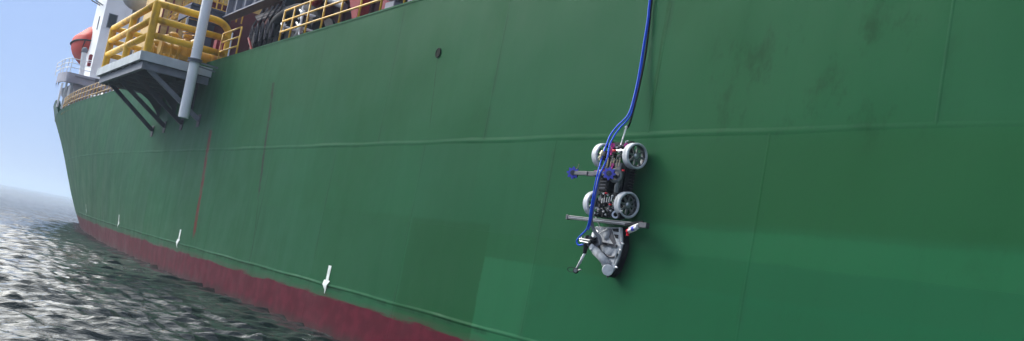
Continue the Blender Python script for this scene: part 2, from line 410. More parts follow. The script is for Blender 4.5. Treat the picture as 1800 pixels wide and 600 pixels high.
# inner face of the side and its capping
cap = MB()
Q = []
for i in range(140):
    Y = -30 + i * 0.95
    if Y > 103: break
    o = off(Y, ZD) + dent(Y, ZD); Q.append([(9.985 + o, Y, ZD - 0.035), (9.985 + o, Y, ZD + 0.015), (10.16 + o, Y, ZD + 0.015), (10.18 + off(Y, ZD - 1), Y, ZD - 1.0)])
cap.grid(Q).build('gunwale', HM, ship)
# raised bulwark right forward
bw = MB(); bi = MB()
ysb = [88 + i * 0.9 for i in range(20)]
Q = [[Vector((10.0 + off(Y, ZD), Y, ZD - 0.02)), Vector((9.66 + off(Y, ZD), Y, ZD + 1.0 - (0.2 if i == 0 else 0))), Vector((9.98 + off(Y, ZD), Y, ZD + 1.0 - (0.2 if i == 0 else 0))), Vector((10.32 + off(Y, ZD), Y, ZD - 0.02))] for i, Y in enumerate(ysb)]
bw.grid(Q); bw.f.append([0, 1, 2, 3]); bw.build('bow_bulwark', M['lgreen'], ship)
Q = [[(10.34 + off(Y, ZD), Y - 0.02, ZD), (10.14 + off(Y, ZD), Y - .02, ZD + .7)] for Y in ysb] 
bi.grid(Q).poly([(10.34 + off(88, ZD), 87.98, ZD + .03), (10.12 + off(88, ZD), 87.98, ZD + .75), (10.50 + off(88, ZD), 87.98, ZD + .7), (10.56 + off(88, ZD), 87.98, ZD + .03)], (0, .3, 0)).build('bulwark_lining', M['red'], ship)
# painted arrows
arrow_paint = mat('chalky_white_marking_paint', (0.62, 0.68, 0.66), 0.6, dirt=(0.10, 0.22, 0.15), dirt_amt=0.9, scale=7)
for (Yc, zt, zb, sc) in ((25.0, 1.66, 0.95, 1.0), (40.4, 1.70, 1.0, 1.0), (53.9, 1.72, 1.1, 1.0), (69.5, 1.85, 1.25, 1.0)):
    mid = zt - (zt - zb) * 0.52; am = MB(); lv = []
    for (z, hw) in ((zt, 0.10), (zt - .1, .095), (mid + 0.1, 0.09), (mid, 0.10), (mid - 0.005, 0.20), (mid - .12, .145), (zb + .1, .05), (zb, 0.008)):
        lv.append([side(Yc - hw * sc, z, 0.055 if abs(z - 1.17) < .1 else 0.012), side(Yc, z, 0.06 if abs(z - 1.17) < .1 else .013), side(Yc + hw * sc, z, 0.055 if abs(z - 1.17) < .1 else 0.012)])
    am.grid(lv).build('draught_arrow', arrow_paint, ship, smooth=True)
# scupper hole with a lip
c0 = onX(770, 93, 9.985); sc_ = MB()
sc_.lathe(c0 + Vector((0.0, 0, 0)), (-1, 0, 0), [(0, 0.125), (0.01, 0.12), (0.012, 0.1), (-0.0, 0.09)], 16)
for v in sc_.v: v.z = c0.z + (v.z - c0.z) * 0.95
sc_.build('scupper_lip', M['hole'], ship, smooth=True)
MB().lathe(c0 + Vector((-.004, 0, 0)), (-1, 0, 0), [(0.0, 0.11), (0.002, 0.0)], 16).build('scupper_hole', M['hole'], ship)

# ---------------------------------------------------------------- sea
def build_sea():
    n_r, n_a = 980, 860
    rr = np.concatenate([np.linspace(2, 9, 14)[:-1], 9 * (260 / 9) ** np.linspace(0, 1, n_r), 260 * (9000 / 260) ** np.linspace(0, 1, 60)[1:]])
    fine = np.linspace(R_(-16), R_(34), n_a); coarse = np.linspace(R_(34), R_(344), 70)[1:-1]
    aa = np.concatenate([fine, coarse])
    A, Rr = np.meshgrid(aa, rr); X = Rr * np.sin(A); Y = Rr * np.cos(A); Z = np.zeros_like(X)
    r2 = np.random.default_rng(11)
    wind = R_(186)
    dX = np.zeros_like(X); dY = np.zeros_like(X)
    for i in range(90):
        L = 0.13 * (1.5 / 0.13) ** r2.random(); th = wind + r2.normal() * 0.45; k = 2 * math.pi / L
        amp = 0.0088 * L * (0.6 + 0.8 * r2.random()); ph = r2.random() * 6.28
        # drop waves the grid is too coarse for at that distance
        cell = Rr * 0.0040; fade = np.clip(L / (2.6 * cell) - 0.3, 0, 1)
        p = k * (X * math.sin(th) + Y * math.cos(th)) + ph
        Z += amp * fade * np.cos(p); q = 0.8 * amp * fade * np.sin(p)
        dX -= q * math.sin(th); dY -= q * math.cos(th)
    X = X + dX; Y = Y + dY
    V = np.stack([X, Y, Z], -1).reshape(-1, 3); nr, na = len(rr), len(aa)
    i, j = np.meshgrid(np.arange(nr - 1), np.arange(na), indexing='ij'); j2 = (j + 1) % na
    Fc = np.stack([i * na + j, i * na + j2, (i + 1) * na + j2, (i + 1) * na + j], -1).reshape(-1, 4)
    me = bpy.data.meshes.new('sea'); me.vertices.add(len(V)); me.vertices.foreach_set('co', V.ravel())
    me.loops.add(Fc.size); me.loops.foreach_set('vertex_index', Fc.ravel().astype(np.int32))
    me.polygons.add(len(Fc)); me.polygons.foreach_set('loop_start', np.arange(0, Fc.size, 4, dtype=np.int32))
    me.polygons.foreach_set('use_smooth', np.ones(len(Fc), bool))
    me.update(calc_edges=True); me.validate()
    me.flip_normals() if me.polygons[0].normal.z < 0 else None
    m = bpy.data.materials.new('sea_water'); m.use_nodes = True; nt = m.node_tree; b = nt.nodes['Principled BSDF']
    b.inputs['Base Color'].default_value = (0.005, 0.014, 0.014, 1); b.inputs['IOR'].default_value = 1.333
    b.inputs['Roughness'].default_value = 0.2
    tc = nt.nodes.new('ShaderNodeTexCoord').outputs['Object']
    vl = nt.nodes.new('ShaderNodeVectorMath'); vl.operation = 'LENGTH'; nt.links.new(tc, vl.inputs[0])
    far = E(nt, vl.outputs['Value'])          # ripples too small for the mesh far out become roughness
    rg = far.ramp(15, 120) * 0.12 + 0.015; nt.links.new(rg.s, b.inputs['Roughness'])
    h = noise(nt, tc, 2.4, 5, (0.7, 1.8, 1), (0, 0, 0), 0.55) * 0.035 + noise(nt, tc, 7.0, 3, (0.6, 1.6, 1), (4, 4, 0), 0.5) * 0.02
    h = h * (far.ramp(95, 14) * 0.3 + 0.7)
    h = h + noise(nt, tc, 0.45, 6, (0.6, 1.5, 1), (2, 9, 0), 0.7) * 0.75 * far.ramp(35, 140)
    bp = nt.nodes.new('ShaderNodeBump'); bp.inputs['Strength'].default_value = 1.0; bp.inputs['Distance'].default_value = 1.0
    nt.links.new(h.s, bp.inputs['Height']); nt.links.new(bp.outputs[0], b.inputs['Normal'])
    me.materials.append(m)
    o = bpy.data.objects.new('sea', me); COL.objects.link(o); o['kind'] = 'structure'
build_sea()

# ---------------------------------------------------------------- mooring / loading platform hung outside the rail
PY0, PY1, PX = 41.0, 50.3, 7.32
pf = thing('outboard_platform', 'pale grey steel platform on diagonal braces jutting from the ship side', 'platform', (10, 45, 8))
MB().bb((PX + .02, PY0 + .02, 7.93), (10.3, PY1 - .02, 7.98)).build('floor_plate', M['ltgrey'], pf)
def fascia(a, b, dark=False): return MB().bb(a, b)
fascia((PX - .04, PY0, 7.66), (PX + .06, PY1, 8.01)).build('edge_beam', M['ltgrey'], pf)
fascia((PX + .065, PY0 - .03, 7.66), (10.0, PY0 + .07, 8.01)).build('edge_beam', M['ltgrey'], pf)
fascia((PX + .065, PY1 - .07, 7.66), (10.3, PY1 + .03, 8.01)).build('edge_beam', M['ltgrey'], pf)
for (a, b) in (((PX + .12, PY0 + .13, 7.36), (PX + .26, PY1 - .13, 7.655)), ((PX + .265, PY0 + .13, 7.36), (9.98, PY0 + .27, 7.655)), ((PX + .265, PY1 - .27, 7.36), (10.2, PY1 - .13, 7.655))):
    MB().bb(a, b).build('lower_beam', M['grey'], pf)
for Y in (42.7, 44.2, 45.6, 47.1, 48.6): 
    g = MB().bb((PX + .27, Y - .05, 7.30), (10.0, Y + .05, 7.90)); g.bb((PX + .27, Y - .12, 7.28), (10.0, Y + .12, 7.30)); g.build('joist', M['dkgrey'], pf)
for x in (8.2, 9.1): MB().bb((x, PY0 + .3, 7.4), (x + .1, PY1 - .3, 7.88)).build('joist', M['dkgrey'], pf)
for i, (Yb, zb, xt) in enumerate(((41.35, 5.98, 7.75), (44.0, 5.92, 7.75), (47.0, 5.88, 7.75), (49.3, 5.76, 7.75))):
    MB().bar((xt, Yb, 7.42), (9.98, Yb, zb), 0.17, 0.17).build('brace', M['grey'] if i == 0 else M['dkgrey'], pf, bev=0.02)
    MB().bb((9.97, Yb - .2, zb - .28), (10.02, Yb + .2, zb + .22)).build('brace_foot', M['dkgrey'], pf)
# triangular gussets between platform and side
for Y in (42.7, 45.6, 48.6):
    MB().poly([(10.0, Y, 7.28), (8.9, Y, 7.28), (9.4, Y, 7.0), (9.8, Y, 6.6), (10.0, Y, 6.2)], (0, .05, 0)).build('gusset', M['dkgrey'], pf)
# yellow pipe guard
zt, zm, zl = 9.93, 9.32, 8.70; r = .13
GX, GY0, GY1 = PX + .2, PY0 + .2, PY1 - .25
MB().tube([(GX, GY0, 8.0), (GX, GY0, zt + .04)], .155, 16).build('guard_post', M['yellow'], pf)
MB().tube([(GX, GY1, 8.0), (GX, GY1, zt)], .15, 14).build('guard_post', M['yellow'], pf)
ym = (GY0 + GY1) / 2 - 0.1
for a, b in ((8.0, zl), (zl, zm), (zm, zt)):
    MB().tube([(GX, ym, a + .0), (GX, ym, b - .0)], .14, 14).build('guard_post', M['yellow'], pf)
for z in (zt, zm, zl):
    MB().tube([(GX, GY0, z), (GX, GY1, z)], r, 16).build('guard_rail', M['yellow'], pf, smooth=True)
    MB().tube([(GX, GY1, z), (10.4, GY1, z)], r * .95, 14).build('guard_rail', M['yellow'], pf, smooth=True)
MB().tube(arc([(GX, GY0, zt), (10.42, GY0, zt), (10.42, GY0, 8.0)], 0.75, 10), r * 1.06, 18).build('guard_rail', M['yellow'], pf, smooth=True)
MB().tube([(GX, GY0, zm), (10.42, GY0, zm)], r, 16).build('guard_rail', M['yellow'], pf, smooth=True)
MB().tube([(GX, GY0, zl), (10.42, GY0, zl)], r, 16).build('guard_rail', M['yellow'], pf, smooth=True)

# manifold inside the guard
mf = thing('pipe_manifold', 'worn yellow pipework with flanges and valves inside the pipe guard', 'pipework', (9, 46, 8.02))
for k, Y in enumerate((42.2, 43.9, 45.6, 47.3, 48.9)):
    z = 8.5
    MB().tube([(8.15, Y, z), (11.2, Y, z)], .22, 16).build('manifold_pipe', M['yellow2'], mf, smooth=True)
    for x in (8.12, 8.75, 9.5, 10.1): MB().lathe((x, Y, z), (1, 0, 0), [(0, 0), (0, .33), (.09, .33), (.09, .0)], 16).build('flange', M['yellow2'], mf)
    vb = MB().lathe((9.1, Y, z), (0, 0, 1), [(-.3, .18), (-.15, .30), (.15, .30), (.3, .2), (.55, .12), (.62, .2), (.7, .2), (.7, 0)], 12).build('valve', M['yellow2'], mf)
    MB().tube([(9.1 + .24 * math.cos(t / 8 * 2 * math.pi), Y + .24 * math.sin(t / 8 * 2 * math.pi), z + .78) for t in range(9)], .02, 6).build('valve_wheel', M['yellow2'], vb)
for Y in (43.1, 46.5): MB().tube(arc([(9.7, Y, 8.0), (9.7, Y, 9.25), (9.7, Y + 1.3, 9.25), (9.7, Y + 1.3, 8.0)], .35, 6), .13, 12).build('manifold_pipe', M['yellow2'], mf, smooth=True)
for Y in (41.9, 42.8, 44.8): MB().ball((8.5, Y, 9.02), .17, 10, (1.2, 1, .8)).tube([(8.5, Y, 8.0), (8.5, Y, 9.0)], .06, 8).build('bleed_valve', M['yellow2'], mf)

# white drain pipe held outside the platform
dp = thing('drain_pipe', 'long white round pipe hanging down past the near edge of the outboard platform', 'pipe', (9.1, 40.2, 6))
pb, pt = onY(322, 207, 40.2), onY(365, 0, 40.2)
MB().tube([pb, pb + (pt - pb) * 1.9], .19, 24).build('pipe_tube', M['white'], dp)
dd = (pt - pb).normalized(); pc = pb + dd * ((onY(345, 108, 40.2) - pb).length)
MB().lathe(pc - dd * .06, dd, [(0, .19), (0, .27), (.045, .27), (.045, .21), (.09, .21), (.09, .27), (.135, .27), (.135, .19)], 24).build('clamp_collar', M['grey'], dp)
MB().bar(pc + Vector((.1, .05, 0)), Vector((10.05, 40.25, pc.z - .04)), .07, .05).build('bracket_arm', M['grey'], dp)
MB().bar(pc + Vector((.15, .25, -.12)), Vector((10.0, 40.55, pc.z - .16)), .05, .05).build('bracket_arm', M['grey'], dp)

# ---------------------------------------------------------------- rails along the deck edge
def railing(label, Ys, xs, zbase, ztops, end_drop=None, rr=.03, rm='railyel', group='yellow guard rails along the deck edge', extra_top=True):
    t = thing('deck_railing', label, 'railing', (xs(Ys[0]), Ys[0], zbase), group)
    for Y in Ys: MB().tube([(xs(Y), Y, zbase - .35), (xs(Y), Y, ztops[0])], rr, 8).build('post', M[rm], t, smooth=True)
    for z in ztops:
        n = max(2, int(abs(Ys[-1] - Ys[0]) / 2)); pts = [(xs(Ys[0] + (Ys[-1] - Ys[0]) * i / n), Ys[0] + (Ys[-1] - Ys[0]) * i / n, z) for i in range(n + 1)]
        MB().tube(pts, rr, 8).build('rail', M[rm], t, smooth=True)
    return t
xe = lambda Y: 10.08 + off(Y, ZD)
railing('long yellow deck railing starting beside the black hose rack', [33.55, 32.55, 31.12, 29.74, 28.3, 26.85, 25.4, 23.92, 22.4, 20.9, 19.4, 17.9, 16.4, 14.9], xe, ZD, (9.42, 9.06, 8.70), rr=.032)
sr = railing('short two-post yellow railing at the near end of the pipe guard', [40.85, 38.4], xe, ZD, (9.42, 9.06, 8.70), rr=.032)
MB().tube([onX(400, 103, 10.09), onX(409, 58, 10.09)], .028, 8).build('white_stanchion', M['white'], sr)
railing('far yellow railing of close posts following the curved bow', [57.6 + 1.28 * i for i in range(22)], xe, ZD, (9.25, 8.93, 8.60), rr=.036, rm='dullyel')
st = thing('rail_gate', 'low yellow stub rail just beyond the outboard platform', 'railing', (10.1, 56, ZD))
MB().tube([(10.08, 57.4, 8.55), (10.08, 55.3, 8.55), (10.08, 55.3, 8.05)], .033, 8).build('rail', M['railyel'], st)

# ---------------------------------------------------------------- bow structures
# accommodation tower
TY, TX = 90.0, 12.55
tw = thing('accommodation_tower', 'tall white block with a dark square window rising behind the bow platform', 'tower', (TX, TY, 7.3))
MB().bb((TX, TY, 7.3), (24, TY + 4.9, 27)).build('tower_wall', M['white'], tw)
for z in (13.2, 16.0, 18.8, 21.6): MB().bb((TX - .03, TY - .03, z), (24.03, TY - .002, z + .05)).build('weld_strip', M['white'], tw)
for x in (15.2, 18.2, 21.2): MB().bb((x, TY - .035, 7.4), (x + .06, TY - .004, 27)).build('weld_strip', M['white'], tw)
q = onY(197, 38, TY); f_ = MB().bb((q.x - .30, TY - .05, q.z - .55), (q.x + .30, TY - .005, q.z + .55)).build('window', M['glass'], tw)
for d, s in (((-.32, 0), (.05, 1.2)), ((.32, 0), (.05, 1.2)), ((0, .575), (.7, .05)), ((0, -.575), (.7, .05))): MB().bb((q.x + d[0] - s[0] / 2, TY - .09, q.z + d[1] - s[1] / 2), (q.x + d[0] + s[0] / 2, TY - .006, q.z + d[1] + s[1] / 2)).build('window_frame', M['grey'], f_)
q = onY(169, 40, TY + 1.6); 
MB().bb((TX - .05, TY + 1.7, q.z - .5), (TX - .004, TY + 1.9, q.z + .6)).build('slit_vent', M['grey'], tw)
q = onX(176, 3, TX - .3); MB().tube([(TX, TY + 3.2, q.z), (TX - .7, TY + 3.2, q.z + .2), (TX - .9, TY + 3.2, q.z + .8)], .06, 8).build('lamp_bracket', M['grey'], tw)
MB().tube([(TX, TY + 1.6, q.z - .2), (TX - .6, TY + 1.6, q.z), (TX - .7, TY + 1.6, q.z + .5)], .06, 8).tube([(TX - .7, TY + 1.6, q.z + .5), (TX - .9, TY + 3.2, q.z + .8)], .05, 8).build('lamp_bracket', M['grey'], tw)
# fire box on the tower
q0, q1 = onY(153, 116, TY - .3), onY(163, 97, TY - .3)
fb = thing('hose_box', 'small red box with a white band fixed low on the white tower', 'box', ((q0.x + q1.x) / 2, TY - .2, q0.z))
MB().bb((q0.x, TY - .5, q0.z), (q1.x, TY - .01, q1.z)).build('case', M['red'], fb, bev=.03)
MB().bb((q0.x - .01, TY - .51, q0.z + .42), (q1.x + .01, TY - .012, q0.z + .49)).build('band', M['white'], fb)

# lifeboat, seen end on
LY = 97.0; lc = onY(150, 77, LY)
lb = thing('lifeboat', 'bright orange-red enclosed lifeboat hanging beyond the white tower', 'lifeboat', (lc.x + .35, LY, lc.z))
X0 = lc.x + .45
def section(k, top):
    y = LY - 3.6 + 7.2 * k; tt = max(0.0, 1 - abs(2 * k - 1) ** 2.6) ** .5
    return y, tt
hullp, canp = [], []
for i in range(17):
    k = i / 16; y, tt = section(k, 0); y += 0
    W = 1.45 * (0.12 + .88 * tt); D = 1.75 * (.25 + .75 * tt); H = 1.6 * (.25 + .75 * tt)
    hullp.append([(X0 + W * c, y, lc.z - .1 - D * s) for c, s in ((-1, 0), (-.94, .25), (-.80, .5), (-.57, .73), (-.28, .92), (0, 1), (.28, .92), (.57, .73), (.80, .5), (.94, .25), (1, 0))])
    canp.append([(X0 + W * c, y, lc.z - .1 + H * s) for c, s in ((-1.02, -.02), (-.99, .25), (-.93, .38), (-.68, .62), (-.40, .9), (-.22, 1.0), (.22, 1.0), (.40, .9), (.68, .62), (.93, .38), (1.02, -.02))])
h_ = MB().grid(hullp); h_.f.append(list(range(11))[::-1]); h_.f.append([16 * 11 + i for i in range(11)]); h_.build('boat_hull', M['orange'], lb, smooth=50)
h_ = MB().grid(canp); h_.f.append(list(range(11))); h_.f.append([16 * 11 + i for i in range(11)][::-1]); h_.build('canopy', M['orange'], lb, smooth=50)
ln = []
for i in range(17):
    ln.append(Vector(hullp[i][0]) + Vector((-.04, 0, 0)))
nd = [Vector(p) + Vector((0, -.06, .02)) for p in hullp[0]]
MB().tube(ln, .07, 8).build('fender_rope', M['black'], lb); MB().tube([nd[0] + Vector((0, 0, 0)), nd[-1]], .07, 8).build('fender_rope', M['black'], lb)
MB().tube([ln[1], ln[1] + Vector((-.08, 0, -.5)), ln[1] + Vector((-.1, 0, -1.2))], .05, 6).build('grab_line', M['black'], lb)
MB().bar((X0, LY - 2.4, lc.z + 1.3), (X0 + 2, LY - 2.2, lc.z + 5), .25, .25).build('davit_arm', M['white'], lb)
MB().bar((X0, LY + 2.4, lc.z + 1.3), (X0 + 2, LY + 2.2, lc.z + 5), .25, .25).build('davit_arm', M['white'], lb)

# bow platform (wing) with column
WY0, WY1 = 86.0, 93.5
zt_ = onY(144, 132, WY0).z; xs = onY(123, 128, WY0).x; xt = onY(98, 150, 89).x; xl = xs - .8
wg = thing('bow_platform', 'lavender grey overhanging bow platform with a rounded outer end and white rails', 'platform', (xl + 3, WY0, zt_))
def outline(z, ins=0.0):
    p = [(20, WY0 + ins, z), (xl + .8, WY0 + ins, z)]
    for k in range(1, 9):
        t = k / 8 * math.pi / 2; p.append((xs - (xs - xt - ins) * math.sin(t), WY0 + 3.2 - (3.2 - ins) * math.cos(t), z))
    p += [(onY(99, 150, WY1).x + ins, WY1 - ins, z), (20, WY1 - ins, z)]; return p
pale = mat('lavender_grey_paint', (0.34, 0.34, 0.40), 0.5, dirt=(0.2, 0.19, 0.21), scale=1.0)
MB().poly(outline(zt_ - .12), (0, 0, .12)).build('deck_slab', pale, wg)
rim = outline(0); k0 = []
MB().grid([[Vector((x, y, zt_ - .125)), Vector((x, y, zt_ - .75))] for x, y, _ in rim[:-1]]).grid([[Vector((x, y, zt_ - .125)), Vector((x, y, zt_ - .75))] for x, y, _ in outline(0, .14)[:-1]]).build('rim_plate', pale, wg, fix=True)
for (x) in (xl + 1.9, xl + 3.6, xl + 5.4): MB().bb((x, WY0 + .15, zt_ - .7), (x + .12, WY1 - .2, zt_ - .13)).build('under_beam', pale, wg)
# haunched support below the slab
pA, pB = onY(119, 158, WY0 + .6), onY(158, 144, WY0 + .6)
MB().poly([(xs + .5, WY0 + .6, zt_ - .76), (xl + 2.4, WY0 + .5, zt_ - .76), (xl + 4.3, WY0 + .5, zt_ - .76), (xl + 2.0, WY0 + .5, zt_ - 1.9), (xs + .6, WY0 + .5, zt_ - 1.3)], (0, 6.5, 0)).build('haunch', pale, wg)
MB().poly([(xs + .7, WY0 + 1, zt_ - 1.5), (xl + 2.9, WY0 + 1, zt_ - 1.4), (xl + 1.9, WY0 + 1, zt_ - 3.2)], (0, .25, 0)).build('haunch_bracket', pale, wg)
for (pa, pb_, c) in (((110, 146), (100, 188), M['white']), ((118, 143), (107.5, 192), M['ltgrey']), ((123, 150), (113, 200), M['white'])):
    u0, u1 = onY(*pa, WY0 + .25), onY(*pb_, WY0 + .25); MB().tube([u0, u1], .075, 12).build('column', c, wg)
rr_ = outline(0, .12)[1:10]; ps = [(14.5, WY0 + .12), (12.6, WY0 + .12)] + [(x, y) for x, y, _ in rr_] + [(xt + .12, WY0 + 6)]
for h in (.4, .75, 1.1): MB().tube([(x, y, zt_ + h) for x, y in ps], .03, 6).build('rail', M['white'], wg, smooth=True)
for (x, y) in (ps[0], ps[1], ps[2], ps[5], ps[8], ps[10], ps[11]): MB().tube([(x, y, zt_), (x, y, zt_ + 1.1)], .032, 6).build('rail_post', M['white'], wg)
MB().tube([(xl + 1.2, WY0 - .08, zt_ - .2), (19, WY0 - .08, zt_ - .35)], .045, 8).build('conduit', M['grey'], wg)
q = onY(171, 140, WY0 - .1); MB().bb((q.x - .12, WY0 - .2, q.z - .25), (q.x + .18, WY0 - .02, q.z + .05)).build('junction_box', M['dkgrey'], wg)
# post with lamp
q0, q1 = onY(144, 128, WY0 + 1), onY(148, 93, WY0 + 1)
vp = thing('lamp_post', 'short white post topped by a grey lamp on the bow platform', 'lamp post', q0)
MB().tube([(q0.x, q0.y, zt_), (q1.x, q1.y, q1.z)], .19, 14).build('post', M['white'], vp)
MB().ball((q1.x, q1.y, q1.z + .18), .24, 12, (1, 1, 1.1)).build('lamp_head', M['grey'], vp)
# pale deckhouse below the wing, lumps on the foredeck
fh = thing('foredeck_house', 'pale lavender deckhouse under the bow platform behind the yellow rails', 'deckhouse', (15, 86, 8))
lav = mat('pale_lavender_paint', (0.46, 0.45, 0.52), 0.55, dirt=(0.3, 0.24, 0.24), scale=.8)
MB().bb((12.0, 87, 7.3), (22, 93, zt_ - .8)).build('house_wall', lav, fh)
for x in (13.2, 14.6, 16, 17.6): MB().bb((x, 86.92, 7.4), (x + .12, 86.996, zt_ - 1)).build('stiffener', lav, fh)
for i, (x, y, hgt, c) in enumerate(((11.9, 80, 1.3, 'ltgrey'), (11.6, 74, 1.0, 'white'), (11.8, 68.5, 1.2, 'grey'), (11.4, 64.5, 1.1, 'ltgrey'), (11.5, 71.2, .9, 'bluep'), (12, 77, 1.2, 'ltgrey'))):
    vt = thing('deck_vent', ['squat pale vent nearest the bow column', 'white mushroom vent midway along the curved rail', 'grey vent behind the near half of the far rail', 'pale vent closest to the platform braces', 'blue capped vent behind the far rail', 'second pale vent from the bow column'][i], 'vent', (x, y, 7.35), 'vents behind the far railing')
    MB().tube([(x, y, 7.35), (x, y, 7.9 + hgt)], .28, 12).build('vent_pipe', M['ltgrey' if c == 'bluep' else c], vt)
    MB().lathe((x, y, 7.9 + hgt), (0, 0, 1), [(0, .28), (0, .5), (.22, .5), (.36, .3), (.4, 0)], 14).build('vent_cap', M[c], vt)
wc = thing('warning_post', 'red and white upright board behind the far yellow rail', 'board', (10.8, 60, 8))
qq = onX(206, 154, 10.9)
MB().bb((qq.x - .1, qq.y - .6, 7.4), (qq.x + .05, qq.y + .1, qq.z + .55)).build('red_board', M['red'], wc)
MB().bb((qq.x - .1, qq.y + .12, 7.4), (qq.x + .05, qq.y + .8, qq.z + .55)).build('white_board', M['white'], wc)
# bow mast thing removed; grey round tanks high behind the guard
for i, (px, py, rp_, lab) in enumerate(((243, -8, 29, 'grey ball-ended tank against the white tower, left one'), (279, -16, 26, 'smaller grey tank just above the corner of the yellow pipe guard'))):
    q = onY(px, py, 75); rad = rp_ / 27.0
    tk = thing('round_tank', lab, 'tank', (q.x, 75, q.z - rad), 'grey tanks')
    MB().ball((q.x, 75, q.z), rad, 28, (1, 1, 1)).build('tank_shell', M['ltgrey'], tk, smooth=True)
    MB().tube([(q.x + .2, 75.3, q.z - rad * .8), (q.x + .2, 75.3, 7.3)], .3, 12).build('tank_leg', M['grey'], tk)

# ---------------------------------------------------------------- deck structures amidships
yh = thing('yellow_deckhouse', 'buff yellow deckhouse wall with thin red-brown uprights behind the pipe guard', 'deckhouse', (12, 62, 7.3))
MB().bb((11.75, 62, 7.3), (22, 68, 19)).build('house_wall', M['wallyel'], yh)
for px in (286, 301, 318, 331, 352, 380): 
    q = onY(px + 2, 10, 61.95); MB().bb((q.x, 61.9, 7.4), (q.x + .09, 61.997, 18.5)).build('upright', M['brown'], yh)
# yellow stairs in front of it
ys_ = thing('yellow_stair', 'yellow stair and handrails in front of the buff deckhouse', 'stair', (12, 57, 8))
for dy in (0, .9):
    MB().tube([onY(292, 42, 57 + dy), onY(345, 8, 57 + dy)], .05, 6).build('stringer', M['railyel'], ys_)
    MB().tube([onY(292, 31, 57 + dy), onY(345, -4, 57 + dy)], .03, 6).build('handrail', M['railyel'], ys_)
for k in range(7):
    a = onY(292 + 53 * k / 6, 42 - 34 * k / 6, 57); b = onY(292 + 53 * k / 6, 42 - 34 * k / 6, 57.9)
    MB().tube([a, (a.x, a.y, a.z + .75)], .03, 6).build('baluster', M['railyel'], ys_)
    MB().bar((a.x, 57.02, a.z), (a.x, 57.88, a.z), .3, .04).build('tread', M['railyel'], ys_)
for i in range(6): 
    a = onY(318 + i * 6, 48 - i, 55.5); MB().tube([a, (a.x, a.y, a.z + 1.2)], .035, 6).build('lower_baluster', M['railyel'], ys_)
MB().tube([onY(300, 44, 55.5), onY(352, 32, 55.5)], .035, 6).build('handrail', M['railyel'], ys_)
# gantry: cross beam on a leg and the long girder running aft
gz = onY(338, 5, 50).z
gt = thing('grey_gantry', 'blue-grey steel gantry with ribbed girder above the black hose rack', 'gantry', (11.5, 45, 12))
gA = onY(338, 4, 50); gB = onY(396, 19, 50)
gird = mat('blue_grey_girder_paint', (0.20, 0.21, 0.26), 0.5, dirt=(0.1, 0.09, 0.11), scale=1.5)
dgird = mat('dark_blue_grey_paint', (0.075, 0.085, 0.13), 0.55, dirt=(0.05, 0.05, 0.07), scale=1.5)
MB().bb((gA.x, 50, gA.z - .1), (gB.x + .3, 52.5, gA.z)).bb((gA.x + .1, 50.1, gA.z - .62), (gB.x + .3, 50.2, gA.z - .1)).bb((gA.x + .05, 50.02, gA.z - .7), (gB.x + .3, 50.4, gA.z - .62)).bb((gA.x + .02, 50.22, gA.z - .6), (gA.x + .12, 52.4, gA.z - .1)).build('cross_beam', dgird, gt)
for i in range(6): MB().bb((gA.x + .4 + i * .3, 50.04, gA.z - .61), (gA.x + .44 + i * .3, 50.098, gA.z - .105)).build('stiffener', dgird, gt)
for x, s in ((gA.x + .12, .42), (gA.x + 1.05, .3)): MB().bb((x, 50.45, 7.3), (x + s, 50.9, gA.z - .71)).build('gantry_leg', dgird, gt)
for x in (gA.x + .02, gA.x + .6): MB().tube([(x, 50.3, 8), (x, 50.3, gA.z - .7)], .05, 8).build('conduit', M['ltgrey'], gt)
gx = 12.35; zb_ = onX(440, 15, gx).z
MB().bb((gx - .25, 14, zb_ - .07), (gx + .25, 50, zb_)).build('bottom_flange', gird, gt)
MB().bb((gx + .05, 14, zb_ + .002), (gx + .12, 50, zb_ + 1.1)).build('girder_web', gird, gt)
MB().bb((gx - .3, 14, zb_ + 1.102), (gx + .4, 50, zb_ + 1.2)).build('top_flange', gird, gt)
for i in range(24): MB().bb((gx - .22, 15 + i * 1.5, zb_ + .004), (gx + .048, 15.1 + i * 1.5, zb_ + 1.1)).build('stiffener', gird, gt)
for i in range(3): MB().bb((gx + .2, 16 + i * 13, 7.3), (gx + .6, 16.4 + i * 13, zb_ - .075)).build('gantry_leg', dgird, gt)
MB().bb((gx - .1, 14, zb_ + 1.21), (22, 50, zb_ + 1.3)).build('upper_deck', dgird, gt)
# tangle of yellow rails on the gantry top
for k, (Y, lab) in enumerate(((48.5, 'yellow rail section on the gantry, near the white pipe'), (44.5, 'yellow rail section on the gantry, further right'))):
    yr = thing('gantry_railing', lab, 'railing', (12.2, Y, zb_ + 1.3), 'yellow rails on the gantry')
    for z in (.45, .85, 1.2): MB().tube([(12.05, Y - 1.9, zb_ + 1.3 + z), (12.05, Y + 1.9, zb_ + 1.3 + z)], .035, 6).build('rail', M['railyel'], yr)
    for j in range(4): MB().tube([(12.05, Y - 1.9 + j * 1.26, zb_ + 1.3), (12.05, Y - 1.9 + j * 1.26, zb_ + 2.5)], .035, 6).build('post', M['railyel'], yr)
ry = thing('cross_beam_railing', 'close-barred yellow railing above the corner of the grey gantry', 'railing', (11.5, 51, gA.z), None)
for z in (.35, .7, 1.05, 1.4): MB().tube([(gA.x + .75, 51.8, gA.z + z), (gB.x + .9, 51.8, gA.z + z)], .04, 6).build('rail', M['railyel'], ry)
for i in range(9): MB().tube([(gA.x + .75 + i * .27, 51.8, gA.z), (gA.x + .75 + i * .27, 51.8, gA.z + 1.4)], .035, 6).build('post', M['railyel'], ry)
